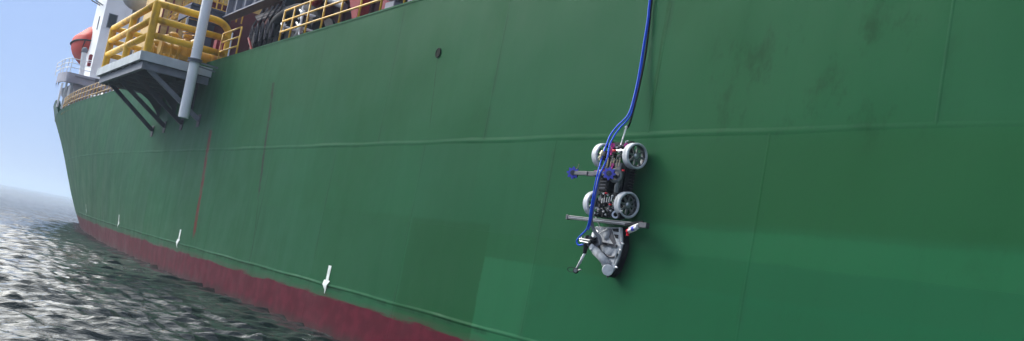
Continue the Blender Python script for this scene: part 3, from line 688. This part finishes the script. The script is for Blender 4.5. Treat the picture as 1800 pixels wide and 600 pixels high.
# dark maroon house side behind everything
mh = thing('maroon_deckhouse', 'dark maroon deckhouse side deep in shadow behind the railings', 'deckhouse', (14, 32, 7.3))
MB().bb((13.9, 8, 7.3), (14.1, 49.9, zb_ + 1.2)).build('house_wall', M['maroon'], mh)
for i in range(30): MB().bb((13.78, 9 + i * 1.4, 7.4), (13.898, 9.1 + i * 1.4, zb_ + 1.19)).build('stiffener', M['maroon'], mh)
q_ = onY(349, 40, 53)
MB().bb((q_.x, 53, 7.3), (17, 53.3, zb_ + 1.2)).build('end_wall', M['maroon'], mh)
MB().bb((11.2, 44.5, 7.3), (13.85, 44.7, 9.0)).build('end_wall', M['maroon'], mh)
for px in (381, 392):
    q = onX(px, 75, 11.2); MB().bb((q.x, q.y, 7.3), (q.x + .2, q.y + .5, q.z + .15)).build('pink_frame', M['red'], mh)

# black hose rack
hr = thing('hose_rack', 'rack of black hoses looped side by side at the deck edge', 'hose rack', (11.2, 41, 7.4))
for i in range(5):
    x = 11.05; Y = 40.9 - i * .42
    base = onX(441 + i * 9.2, 62 - i * 3.1, 11.05); Y = base.y; z = base.z
    lp = [(x, Y + .13 * math.cos(t), z + .37 * math.sin(t)) for t in [2 * math.pi * k / 16 for k in range(17)]]
    MB().tube(lp, .035, 8).build('hose_loop', M['dkgrey'], hr, smooth=True)
    MB().tube([(x, Y, z + .37), (x + .05, Y - .28, z + .62), (x + .1, Y - .5, z + .95)], .04, 6).build('hook', M['dkgrey'], hr, smooth=True)
    for k in range(3): MB().tube(spline([(x + .12, Y - .12 * k, z + .3), (x + .18, Y - .1 - .12 * k, z - .4), (x + .15, Y - .05 - .12 * k, 7.4)], 5), .055, 8).build('hose', M['black'], hr, smooth=True)
    MB().ball((x - .08, Y - .1, z - .82), .07, 8, (1, 1.8, .7)).build('hose_coupling', M['dkgrey'], hr)
MB().bb((11.3, 38.2, 7.4), (11.8, 41.3, 9.9)).build('rack_back', M['black'], hr)
a = onX(450, 30, 11.1); b = onX(500, 9, 11.1)
for k in range(4): MB().tube([a + Vector((0, -k * .12, k * -.06)), b + Vector((.1, -k * .16, k * -.06))], .04, 8).build('hose', M['dkgrey' if k % 2 else 'black'], hr, smooth=True)
q0, q1 = onX(437, 68, 10.95), onX(444, 95, 10.95)
MB().tube([q0, q1], .05, 6).build('pink_post', M['red'], hr)
# winch with a guard hoop and white star wheels
wn = thing('mooring_winch', 'black winch under a curved hood with white star-shaped hand wheels', 'winch', (11.6, 36, 7.4))
pts = [onX(px, py, 11.2) for px, py in ((478, 62), (486, 42), (500, 28), (520, 18), (538, 17), (549, 24), (556, 36), (560, 48))]
MB().tube(spline(pts, 5), .22, 12).build('hood', M['black'], wn, smooth=True)
c = onX(528, 60, 11.7); MB().lathe((11.4, c.y, c.z), (1, 0, 0), [(0, 0), (0, .85), (.1, .85), (.1, .45), (1.2, .45), (1.2, .85), (1.3, .85), (1.3, 0)], 24).build('drum', M['black'], wn)
MB().bb((11.3, c.y - 1.6, 7.4), (12.6, c.y + 2.2, c.z - .4)).build('winch_bed', M['black'], wn)
MB().bb((11.25, c.y + .9, 7.4), (12.2, c.y + 2.4, c.z + .5)).build('motor_box', M['blackp'], wn, bev=.05)
for (px, py, rad) in ((527, 49, .34), (531, 23, .2), (498, 47, .2)):
    q = onX(px, py, 10.62); wh = MB().ball(q, rad * .42, 12, (.7, 1, 1)).tube([q, q + Vector((.7, 0, 0))], .05, 8).build('star_wheel', M['white'], wn)
    for k in range(5):
        t = R_(12 + 72 * k) + .3; MB().tube([q, q + Vector((-.02, math.cos(t) * rad * 1.35, math.sin(t) * rad * 1.35))], .035, 6).build('spoke', M['white'], wh)
# red frame legs
rf = thing('red_a_frame', 'faded red V-shaped crane legs behind the long railing', 'crane', (11.5, 30, 7.4))
a = onX(622, 40, 11.3)
MB().poly([onX(614, -4, 11.3), onX(634, -4, 11.3), onX(624, 44, 11.3), onX(620, 44, 11.3)], (.35, 0, 0)).build('leg', M['red'], rf)
MB().bar(onX(640, -6, 11.6), onX(627, 44, 11.6), .09, .2).build('leg', M['maroon'], rf)
MB().bar(onX(633, -6, 11.9), onX(628, 44, 11.9), .12, .2).build('leg', M['maroon'], rf)
MB().tube([onX(564, -8, 11.5), onX(548, 20, 11.5)], .16, 10).build('strut', M['red'], rf)
MB().tube([onX(570, -6, 11.2), onX(606, 12, 11.4)], .12, 12).build('pale_pipe', M['grey'], rf)
MB().bb((12.4, 27.2, 7.4), (12.7, 31.2, 12.2)).build('side_plate', mat('dull_crimson_paint', (0.20, 0.028, 0.05), 0.6, dirt=(.05, .02, .03)), rf)
gw = thing('grey_deck_machine', 'blue-grey box shaped deck machine behind the right end of the visible railing', 'machine', (11.5, 27, 7.4))
q = onX(700, 10, 11.1)
g_ = MB().bb((11.1, q.y - 1.1, 7.4), (12.2, q.y + 1.3, q.z - .25)).bb((11.15, q.y - .9, q.z - .24), (12.1, q.y - .45, q.z + .9)).bb((11.15, q.y + .45, q.z - .24), (12.1, q.y + 1.1, q.z + .25)); g_.build('machine_body', gird, gw, bev=.03)
MB().bb((11.06, q.y - .42, q.z - .1), (11.4, q.y + .44, q.z - .02)).bb((11.06, q.y - .5, q.z + .35), (12, q.y + 1.2, q.z + .5)).build('machine_frame', M['ltgrey'], gw)
rpn = thing('red_post', 'pinkish red square post at the right end where deck meets picture edge', 'post', (11, 25, 7.4))
q = onX(733, 3, 11.0); MB().bb((11.0, q.y - .33, 7.4), (11.4, q.y + .33, 11)).build('post_shaft', M['red'], rpn)
MB().bb((10.95, q.y - .4, 10.6), (11.45, q.y + .4, 10.75)).build('post_flange', M['red'], rpn)
# ---------------------------------------------------------------- wall-climbing crawler
def W(Y, w, z): return Vector((10 - w, Y, z))
cr = thing('wall_crawler', 'black four-wheeled inspection crawler with pale grey wheels clinging to the green ship side', 'robot', (9.8, 13.4, 4.0))
WR = 0.205
def wheel(Yf, z, s):                            # s=+1: outer face looks towards -Y
    wz = (9.79, Yf, z); o = bpy.data.objects.new('wheel', None); COL.objects.link(o); o.parent = cr
    o.location = Vector(wz) - cr.location; o.empty_display_size = .1
    A = (0, s, 0)                                # axis, running inboard from the outer face
    MB().lathe(wz, A, [(0.012, .170), (0, .175), (0.0, .194), (.012, WR), (.125, WR), (.137, .192), (.137, .175), (.10, .172), (.05, .170), (.012, .170)], 48).build('tyre', M['tyre'], o, smooth=40)
    MB().lathe(Vector(wz) + Vector((0, s * .03, 0)), A, [(0, .172), (0, .160), (.02, .157), (.05, .160), (.06, .172)], 40).build('rim', M['gunm'], o, smooth=40)
    hb = MB().lathe(Vector(wz) + Vector((0, s * .01, 0)), A, [(0, 0), (0, .022), (.01, .03), (.02, .045), (.075, .048), (.075, 0)], 20)
    for k in range(6):
        t = k * math.pi / 3; hb.lathe(Vector(wz) + Vector((math.cos(t) * .036, s * .022, math.sin(t) * .036)), A, [(0, 0), (0, .006), (.01, .006)], 8)
    hb.build('hub', M['alu'], o)
    MB().lathe(Vector(wz) + Vector((0, s * .006, 0)), A, [(0, 0), (.002, .016), (.012, .018)], 12).build('hub_cap', M['alu'], o)
    for k in range(8):
        t = k * math.pi / 4 + .25 + z; c, n = math.cos(t), math.sin(t); d = Vector((c, 0, n)); p = Vector((-n, 0, c))
        b = Vector(wz) + Vector((0, s * .03, 0)); 
        MB().poly([b + d * .04 - p * .020, b + d * .155 - p * .012, b + d * .155 + p * .012, b + d * .04 + p * .020], (0, s * .022, 0)).build('spoke', M['extr'], o)
for (Yf, z, s) in ((12.98, 4.385, 1), (12.97, 3.61, 1), (13.94, 4.39, -1), (13.94, 3.60, -1)): wheel(Yf, z, s)
P_ = M['blackp']
# frame
fr = MB()
for Y in (13.17, 13.66):
    fr.bb(W(Y - .02, .17, 3.38), W(Y + .02, .25, 4.62))
for z in (3.42, 3.80, 4.18, 4.58): fr.bb(W(13.19, .18, z - .025), W(13.64, .24, z + .025))
fr.build('chassis_frame', P_, cr, bev=.004)
bx = MB().bb(W(13.20, .04, 3.70), W(13.62, .165, 4.28)).build('battery_box', P_, cr, bev=.01)
for k in range(11): MB().bb(W(13.165, .05, 3.74 + k * .048), W(13.199, .155, 3.762 + k * .048)).build('fin', P_, bx)
bx = MB().bb(W(13.36, .26, 3.78), W(13.63, .40, 4.16)).build('control_box', P_, cr, bev=.012)
for k in range(6): MB().bb(W(13.40, .402, 3.82 + k * .052), W(13.59, .412, 3.84 + k * .052)).build('fin', M['gunm'], bx)
MB().bb(W(13.16, .26, 3.93), W(13.34, .36, 4.25)).build('drive_box', M['gunm'], cr, bev=.012)
MB().bb(W(13.16, .26, 3.66), W(13.30, .33, 3.90)).build('drive_box', P_, cr, bev=.012)
# motors and gearboxes
for z in (4.385, 3.61):
    for s, Y0 in ((1, 13.12), (-1, 13.80)):
        mt = MB().lathe(W(Y0, .21, z), (0, s, 0), [(0, 0), (0, .085), (.03, .09), (.03, .07), (.06, .07), (.06, .058), (.20, .058), (.20, .05), (.24, .045), (.24, 0)], 20).build('drive_motor', P_, cr)
        MB().lathe(W(Y0 + s * .075, .21, z), (0, s, 0), [(0, .059), (0, .062), (.012, .062), (.012, .059)], 20).build('motor_band', M['alu'], mt)
        MB().tube([W(Y0 - s * .05, .21, z), W(Y0, .21, z)], .022, 10).build('axle', M['alu'], cr)
for z, Y in ((4.50, 13.30), (4.50, 13.52), (3.50, 13.30), (3.48, 13.55)):
    MB().lathe(W(Y, .24, z), (-1, 0, 0), [(0, .05), (.06, .05), (.06, .035), (.12, .035), (.12, .02), (.14, 0)], 16).build('bearing', M['gunm'], cr)
# suspension springs
def spring(a, b, r, turns, th):
    a = Vector(a); b = Vector(b); d = b - a; u, v = perp(d)
    return [a + d * i / (turns * 8) + (u * math.cos(i * math.pi / 4) + v * math.sin(i * math.pi / 4)) * r for i in range(turns * 8 + 1)]
for (a, b) in ((W(13.25, .30, 3.50), W(13.25, .30, 3.68)), (W(13.32, .33, 3.52), W(13.32, .33, 3.66)), (W(13.48, .31, 4.22), W(13.48, .31, 4.38)), (W(13.3, .3, 4.30), W(13.3, .3, 4.46))):
    MB().tube([a, b], .010, 8).build('damper_rod', M['alu'], cr); MB().tube(spring(a, b, .022, 6, .005), .005, 5).build('spring', M['gunm'], cr, smooth=True)
# brass studs and silver cross bolts
for k in range(5):
    q = rp(1068 + k * 5.2, 287 + (k % 2) * 3, .36); MB().tube([q + Vector((0, 0, -.05)), q + Vector((0, 0, .05))], .012, 8).tube([q + Vector((0, 0, .05)), q + Vector((0, 0, .085))], .006, 6).build('brass_stud', M['brass'], cr)
for k in range(5):
    q = rp(1084 + (k % 2) * 2, 291 + k * 7.5, .30); MB().tube([q, q + Vector((0, -.07, 0))], .009, 8).build('cross_bolt', M['alu'], cr)
for px, py in ((1078, 345), (1063, 341), (1070, 343), (1051, 341), (1094, 372), (1090, 268), (1086, 260), (1098, 266), (1091, 355), (1046, 366), (1062, 372), (1075, 371), (1066, 378)):
    q = rp(px, py, .36); MB().lathe(q, (-1, 0, 0), [(0, .018), (.02, .018), (.02, .009), (.035, .009), (.035, 0)], 8).build('bolt', M['alu'], cr)
for k in range(5):
    q = rp(1058 + k * 4.2, 353 - k * .8, .38); MB().tube([q + Vector((0, 0, -.04)), q + Vector((0, 0, .04))], .007, 6).build('terminal_pin', M['plasticw'], cr)
for px, py in ((1066, 340), (1073, 360), (1081, 265), (1096, 300)): 
    q = rp(px, py, .39); MB().bb(q - Vector((.02, .02, .012)), q + Vector((.012, .02, .012))).build('red_cap', M['redl'], cr, bev=.003)
# fittings at the top: silver bar, red and magenta clips
q = rp(1089, 265, .36); MB().tube([q + Vector((0, .11, 0)), q + Vector((0, -.12, 0))], .018, 10).tube([q + Vector((0, -.03, 0)), q + Vector((0, -.08, 0))], .028, 10).build('cross_shaft', M['alu'], cr)
MB().tube([q + Vector((-.005, .16, 0)), q + Vector((-.005, .115, 0))], .022, 8).build('red_cap', M['redl'], cr)
def clip(px, py, w, sc=1.0):
    q = rp(px, py, w); b = MB().lathe(q, (-.6, -.7, 0), [(0, .010 * sc), (0, .030 * sc), (.016, .030 * sc), (.016, .010 * sc), (0, .010 * sc)], 14)
    b.bar(q + Vector((0, 0, -.02)), q + Vector((0, 0, -.075 * sc)), .022 * sc, .02); b.build('magenta_clip', M['pink'], cr)
for a in ((1077, 256, .36, 1.2), (1101, 256, .30, 1.2), (1075, 266, .36, .8), (1077, 290, .38, .8)): clip(*a)
for px, py in ((1047, 302), (1061, 301)):
    q = rp(px, py, .52); MB().lathe(q, (-.6, -.7, 0), [(0, .014), (0, .026), (.012, .026), (.012, .014), (0, .014)], 14).build('magenta_ring', M['pink'], cr)
    MB().tube([q + Vector((0, 0, -.03)), q + Vector((0, 0, -.075))], .010, 8).build('ring_stem', M['plasticw'], cr)
q = rp(1100, 251, .3); MB().tube([q + Vector((0, 0, -.06)), q + Vector((0, 0, .02)), q + Vector((0, -.05, .03))], .008, 6).build('antenna', M['alu'], cr)
for px, py, r in ((1079, 300, .055), (1086, 324, .05), (1055, 349, .05)):
    q = rp(px, py, .34); MB().lathe(q, (-1, 0, 0), [(-.05, r), (0, r), (.01, r * .8), (.01, 0)], 16).build('round_housing', M['gunm'], cr)
q = rp(1086, 322, .36); MB().lathe(q + Vector((0, 0, -.07)), (0, 0, 1), [(-.08, 0), (-.08, .032), (-.02, .036), (0, .042), (.04, .042), (.04, .03), (.14, .03), (.14, 0)], 14).build('actuator', M['extr'], cr)
# guide arm with lobed violet wheels
gy0, gy1, gz, gw_ = 13.13, 14.10, 4.03, .57
MB().bb(W(gy0 + .06, gw_ - .02, gz - .035), W(gy0 + .40, gw_ + .015, gz + .035)).bb(W(gy0 + .36, gw_ - .035, gz - .045), W(gy0 + .62, gw_ - .0, gz + .03)).bb(W(gy0 + .58, gw_ - .02, gz - .035), W(gy1 - .03, gw_ + .015, gz + .03)).build('guide_arm', M['gunm'], cr, bev=.006)
MB().bb(W(13.50, .40, gz - .03), W(13.58, gw_ - .036, gz + .02)).bb(W(13.20, .36, gz - .03), W(13.26, gw_ - .02, gz + .02)).build('arm_bracket', M['gunm'], cr, bev=.005)
for Y in (gy0, gy1 + .02):
    c = W(Y, gw_ + .01, gz); pts = []
    for k in range(64):
        t = 2 * math.pi * k / 64; r = .105 * (0.84 + .16 * math.cos(8 * t)); pts.append(c + Vector((0.0, math.cos(t) * r, math.sin(t) * r)))
    ax_ = Vector((-.75, -.66, 0)).normalized(); rot = Vector((-1, 0, 0)).rotation_difference(ax_)
    pts = [c + rot @ (p - c) for p in pts]
    kb = MB().poly(pts, ax_ * -.035).build('lobed_wheel', M['knob'], cr)
    MB().lathe(c + ax_ * .002, ax_, [(0, .045), (.015, .04), (.015, .015), (.03, .012), (.03, 0)], 14).build('wheel_hub', M['gunm'], kb)
    MB().lathe(c - ax_ * .04, -ax_, [(0, 0), (0, .075), (.02, .085), (.07, .075), (.09, .04), (.09, 0)], 18).build('wheel_motor', P_, kb)
c = rp(1082, 309, .42); MB().lathe(c, (-.75, -.66, 0), [(0, .10), (.015, .115), (.03, .10), (.03, .075), (.0, .07)], 24).build('camera_ring', M['extr'], cr, smooth=40)
c = rp(1013, 298, .6); MB().tube([c, c + Vector((0, -.04, .05)), c + Vector((0, -.05, .09))], .007, 6).build('cable_tie', M['brass'], cr)
# cross rail
ra = W(12.50, .30, 3.305); rb = W(14.40, .30, 3.335)
MB().bar(ra, rb, .052, .060, Vector((0, 0, 1))).build('cross_rail', M['extr'], cr, bev=.004)
for dz, dx in ((.015, -.028), (-.015, -.028), (.0, -.029)):
    MB().bar(ra + Vector((dx, 0.02, dz)), rb + Vector((dx, -.02, dz)), .004 if dz else .006, .010 if dz else .004).build('rail_slot', M['gunm'] if dz else M['alu'], cr)
for (p, s) in ((ra, -1), (rb, 1)): MB().bb(p + Vector((-.036, 0, -.04)), p + Vector((.036, s * (.18 if s < 0 else .06), .04))).build('rail_end', M['gunm'], cr, bev=.006)
MB().bar(ra + Vector((-.05, .30, -.02)), ra + Vector((.0, -.05, .05)), .03, .04).build('rail_clamp', P_, cr)
for Y in (13.0, 13.2, 13.42, 13.62):
    MB().bb(W(Y - .02, .24, 3.38), W(Y + .02, .36, 3.46)).build('rail_clamp', P_, cr, bev=.004)
for Y, zc in ((13.10, 3.43), (13.20, 3.46), (13.62, 3.47)):
    MB().lathe(W(Y, .34, zc), (-.7, -.7, 0), [(0, .035), (0, .06), (.02, .06), (.02, .035), (0, .035)], 16).build('clamp_ring', M['alu'] if Y != 13.2 else P_, cr, smooth=40)
# sensor light under the rail
qa, qb = rp(1121, 399, .33), rp(1106, 406, .33); dd = (qb - qa)
lt = MB().tube([qa, qb], .035, 14).build('sensor_tube', M['plasticw'], cr); MB().tube([qa + dd * .3, qa + dd * .62], .037, 14).build('blue_band', M['knob'], lt)
MB().tube([qb, qb + dd * .18], .037, 12).tube([qb + dd * .1 + Vector((0, 0, -.01)), qb + dd * .1 + Vector((0, 0, -.07))], .022, 10).build('red_nozzle', M['redl'], lt)
MB().tube([qa + Vector((0, .02, -.05)), qb + Vector((0, .03, -.045))], .010, 8).tube([qa + Vector((0, 0, .045)), qb + Vector((0, .02, .045))], .010, 8).build('clamp_rod', M['alu'], lt)
# cleaning head
oc = [rp(x, y, .16) for x, y in ((1046, 398), (1092, 400), (1093, 430), (1088, 450), (1080, 472), (1071, 484), (1062, 479), (1056, 462), (1040, 446), (1036, 425))]
hd = MB().poly(oc, (.12, 0, 0)).build('head_shroud', M['shroud'], cr, bev=.012)
edge = [rp(x, y, .13) for x, y in ((1088, 399), (1096, 399), (1097, 432), (1092, 452), (1083, 476), (1072, 487), (1068, 484), (1079, 468), (1087, 448), (1089, 430))]
MB().poly(edge, (.10, 0, 0)).build('skirt', M['black'], cr)
def P2(lst, w): return [rp(x, y, w) for x, y in lst]
MB().poly(P2(((1061, 402), (1074, 402), (1083, 428), (1078, 430)), .168), (.012, 0, 0)).build('rib', M['gunm'], hd)
MB().poly(P2(((1076, 402), (1087, 402), (1087, 408), (1078, 407)), .170), (.012, 0, 0)).poly(P2(((1079, 412), (1087, 413), (1087, 420), (1082, 419)), .170), (.012, 0, 0)).build('rib', P_, hd)
MB().tube(spline(P2(((1052, 420), (1053, 437), (1060, 446), (1070, 451), (1080, 452), (1085, 446)), .175), 5), .018, 8).build('rib', M['gunm'], hd, smooth=True)
MB().poly(P2(((1055, 425), (1083, 430), (1083, 435), (1055, 430)), .20), (.03, 0, 0)).build('slot_bar', M['gunm'], hd, bev=.003)
for x0 in (1058, 1070): MB().poly(P2(((x0, 426.8 + (x0 - 1058) * .18), (x0 + 9, 428.4 + (x0 - 1058) * .18), (x0 + 9, 430.2 + (x0 - 1058) * .18), (x0, 428.6 + (x0 - 1058) * .18)), .203), (.004, 0, 0)).build('slot', M['black'], hd)
MB().ball(rp(1067, 412, .16), .085, 20, (.6, 1, 1.1)).build('dome', M['shroud'], hd, smooth=True)
MB().ball(rp(1072, 442, .14), .11, 20, (.5, 1.1, .8)).build('dome', M['shroud'], hd, smooth=True)
# suction tube and disc
ta, tb = rp(1043, 436, .26), rp(1069, 466, .19)
MB().tube([ta, ta + (tb - ta) * .5, tb], [.062, .066, .072], 18).build('suction_tube', M['shroud'], cr, smooth=True)
dax = Vector((-.72, -.66, -.2)); MB().lathe(rp(1068, 475, .21), dax, [(-.03, 0), (-.03, .085), (0, .09), (.006, .084), (.006, 0)], 28).build('end_disc', M['plasticw'], cr)
# impeller housing
ic = rp(1042, 425, .30); ia = Vector((-.8, -.55, 0.1)); iu, iv = perp(ia)
MB().lathe(ic, ia, [(-.06, .0), (-.06, .105), (0.0, .11), (.0, .07), (-.02, .05), (-.02, 0)], 24).build('impeller_ring', M['gunm'], cr)
ih = MB().lathe(ic, ia, [(-.01, 0), (-.01, .035), (.05, .035), (.06, .02), (.06, 0)], 16).build('impeller_hub', P_, cr)
for k in range(6):
    t = k * math.pi / 3; MB().bar(ic + (iu * math.cos(t) + iv * math.sin(t)) * .03, ic + (iu * math.cos(t) + iv * math.sin(t)) * .075, .02, .03, ia).build('blade', P_, ih)
for (x0, y0, sgn) in ((1042, 413, 1), (1038, 435, -1)):
    q = rp(x0, y0, .33); pts = [(q + Vector((0, a * .05, b * .05))) for a, b in ((-1.0, -.6), (.2, -1.0), (.9, -.3), (.8, .8), (-.1, 1.3), (-.8, .8))]
    MB().poly(pts, (.05, 0, 0)).build('white_cheek', M['plasticw'], cr, bev=.01)
# arm with probe
MB().tube([rp(1033, 414, .34), rp(1030, 433, .34), rp(1027, 446, .34)], [.03, .045, .03], 12).build('probe_arm', P_, cr)
MB().tube([rp(1021, 421, .38), rp(1038, 424, .36)], .026, 12).tube([rp(1029, 416, .37), rp(1028, 429, .37)], .02, 10).build('arm_clamp', M['extr'], cr)
for a, b in (((1020, 424), (1034, 427)), ((1022, 417), (1024, 426)), ((1018, 420), (1022, 421))): MB().tube([rp(*a, .39), rp(*b, .39)], .011, 8).build('arm_bolt', M['alu'], cr)
MB().tube([rp(1028, 445, .34), rp(1014, 472, .34)], .021, 12).build('probe_rod', M['plasticw'], cr, smooth=True)
MB().ball(rp(1012, 476, .34), .048, 14).build('probe_head', M['black'], cr, smooth=True)
MB().lathe(rp(1012, 476, .385), (-.8, -.6, .0), [(0, .03), (.012, .03), (.012, 0)], 12).tube([rp(1015, 476, .36), rp(1021, 474, .36)], .014, 8).build('probe_tip', M['extr'], cr)
MB().tube(spline([rp(x, y, .33) for x, y in ((1010, 478), (1002, 478), (998, 475), (999, 471), (1006, 470), (1012, 472))], 5), .006, 6).build('probe_cable', M['black'], cr, smooth=True)
# rods and wing nuts down the head
for a, b in (((1089, 400), (1088, 428)), ((1085, 441), (1077, 470)), ((1045, 377), (1056, 402)), ((1042, 400), (1052, 408)), ((1052, 412), (1068, 402))):
    MB().tube([rp(*a, .22), rp(*b, .22)], .009, 8).build('tie_rod', M['alu'], cr)
for px, py in ((1091, 427.5), (1087, 439), (1080, 469), (1060, 465)):
    q = rp(px, py, .21); MB().lathe(q, (-.6, -.7, 0), [(0, .012), (0, .026), (.02, .026), (.02, .012), (0, .012)], 12).tube([q, q + Vector((0, -.075, -.005))], .013, 8).build('wing_nut', M['plasticw'], cr)
q = rp(1069, 482, .15); MB().ball(q + Vector((0, 0, -.04)), .022, 8).tube([q, q + Vector((0, 0, -.04))], .012, 6).build('tail_pin', M['gunm'], cr)
# loose wiring
rw = random.Random(4)
for k in range(16):
    z0 = 3.5 + rw.random() * 1.0; Y0 = 13.2 + rw.random() * .4; pts = [W(Y0, .27 + rw.random() * .1, z0)]
    for j in range(4): pts.append(pts[-1] + Vector((rw.uniform(-.04, .03), rw.uniform(-.09, .09), rw.uniform(-.12, .06))))
    MB().tube(spline(pts, 4), .008, 6).build('wire', M['black'] if k % 4 else M['extr'], cr, smooth=True)
for k in range(14):
    q = W(13.18 + rw.random() * .42, .30 + rw.random() * .08, 3.42 + rw.random() * 1.1); a_, b_, c_ = rw.uniform(.01, .03), rw.uniform(.015, .045), rw.uniform(.01, .03)
    MB().bb(q - Vector((a_, b_, c_)), q + Vector((a_, b_, c_))).build('bracket', M[rw.choice(['gunm', 'blackp', 'blackp', 'extr'])], cr, bev=.003)

# ---------------------------------------------------------------- hoses and safety rope
def hose(px, name, label, r, m, cat, tail=None):
    pts = [rp(x, y, w) for x, y, w in px]; a = pts[0]
    top = [Vector((10.6, a.y - .02, ZD + .02)), Vector((10.15, a.y, ZD + .06)), Vector((9.96, a.y, ZD + .01)), Vector((9.93, a.y, ZD - .4))]
    o = MB().tube(spline(top + pts, 8), r, 10).build(name, m, None, smooth=True); return tag(o, label, cat)
hA = [(1142, 0, .06), (1138, 35, .07), (1131, 80, .09), (1123, 130, .12), (1114, 172, .18), (1104, 202, .26), (1085, 222, .36), (1073, 238, .44), (1066, 255, .50), (1061, 268, .54), (1056, 285, .57), (1051, 303, .62), (1046, 325, .62), (1042, 348, .6), (1038, 372, .58), (1035, 392, .54), (1030, 405, .5), (1020, 415, .46), (1014, 424, .44), (1017, 431, .42), (1025, 430, .40)]
o = hose(hA, 'air_hose', 'thick bright blue hose looping out to the probe arm below the cross rail', .0135, M['blue'], 'hose')
hB = [(1144, 0, .04), (1140, 35, .05), (1133, 80, .07), (1125.5, 130, .10), (1117, 172, .15), (1107, 205, .24), (1090, 225, .34), (1078, 242, .42), (1071, 258, .48), (1068, 276, .53), (1062, 291, .56), (1054, 308, .60), (1049, 328, .60), (1045, 348, .58), (1041, 370, .55), (1038, 390, .50), (1034, 404, .44)]
o2 = hose(hB, 'air_hose', 'second blue hose, bulging over the crawler beside the brass coupling', .0135, M['blue'], 'hose')
q = rp(1059, 271, .55); cp = MB().lathe(q, (-.1, .25, -1), [(-.05, 0), (-.05, .035), (0, .045), (.02, .045), (.02, .03), (.05, .03), (.05, .04), (.07, .04), (.07, .02), (.11, .018), (.11, 0)], 16).build('hose_coupling', M['brass'], None)
cp.location = (0, 0, 0); cp.parent = o
gh = [(1056, 300, .50), (1052, 318, .54), (1047, 345, .54), (1041, 372, .50), (1040, 392, .45), (1046, 408, .36), (1054, 418, .30), (1056, 430, .26)]
MB().tube(spline([rp(*p) for p in gh], 6), .028, 12).build('grey_hose', M['gh'], cr, smooth=True)
rp_ = [(1146, 0, .03), (1142, 40, .03), (1134, 100, .07), (1122, 160, .14), (1108, 214, .22)]
pts = [rp(*p) for p in rp_]; a = pts[0]
ro = thing('safety_rope', 'black safety rope with a silver turnbuckle holding the top of the crawler', 'rope', (9.8, 13.6, 5))
MB().tube(spline([Vector((10.6, a.y, ZD + .02)), Vector((10.15, a.y, ZD + .05)), Vector((9.97, a.y, ZD)), Vector((9.95, a.y, ZD - .4))] + pts + [rp(1102, 226, .25)], 6), .016, 8).build('rope', M['black'], ro, smooth=True)
ta, tb = rp(1101, 224, .26), rp(1089, 262, .33); d = (tb - ta); u = Vector((-.25, -.9, 0)).cross(d.normalized()).normalized(); v_ = Vector((-.5, -.87, 0)).normalized()
for s in (-1, 1): MB().tube([ta + d * .22 + v_ * s * .006, ta + d * .27 + v_ * s * .022, ta + d * .55 + v_ * s * .022, ta + d * .6 + v_ * s * .006], .010, 8).build('turnbuckle_side', M['plasticw'], ro)
MB().tube([ta, ta + d * .24], .013, 8).build('turnbuckle_eye', M['plasticw'], ro)
MB().ball(ta, .025, 10).build('turnbuckle_eye', M['plasticw'], ro)
for s in (-1, 1): MB().tube([ta + d * .6 + v_ * s * .005, ta + d * .66 + v_ * s * .026, ta + d * .92 + v_ * s * .026, ta + d * .98 + v_ * s * .004], .009, 8).build('shackle', M['alu'], ro)
# ---------------------------------------------------------------- hazy sea air
hz = MB().bb((-3500, -1500, -1.6), (3500, 6000, 30)).build('haze', bpy.data.materials.new('sea_haze'))
hm = hz.data.materials[0]; hm.use_nodes = True; n_ = hm.node_tree; n_.nodes.clear()
pv = n_.nodes.new('ShaderNodeVolumePrincipled'); pv.inputs['Color'].default_value = (0.72, 0.86, 1.0, 1); pv.inputs['Density'].default_value = 0.0007; pv.inputs['Anisotropy'].default_value = 0.0
om = n_.nodes.new('ShaderNodeOutputMaterial'); n_.links.new(pv.outputs[0], om.inputs['Volume']); hz['kind'] = 'stuff'
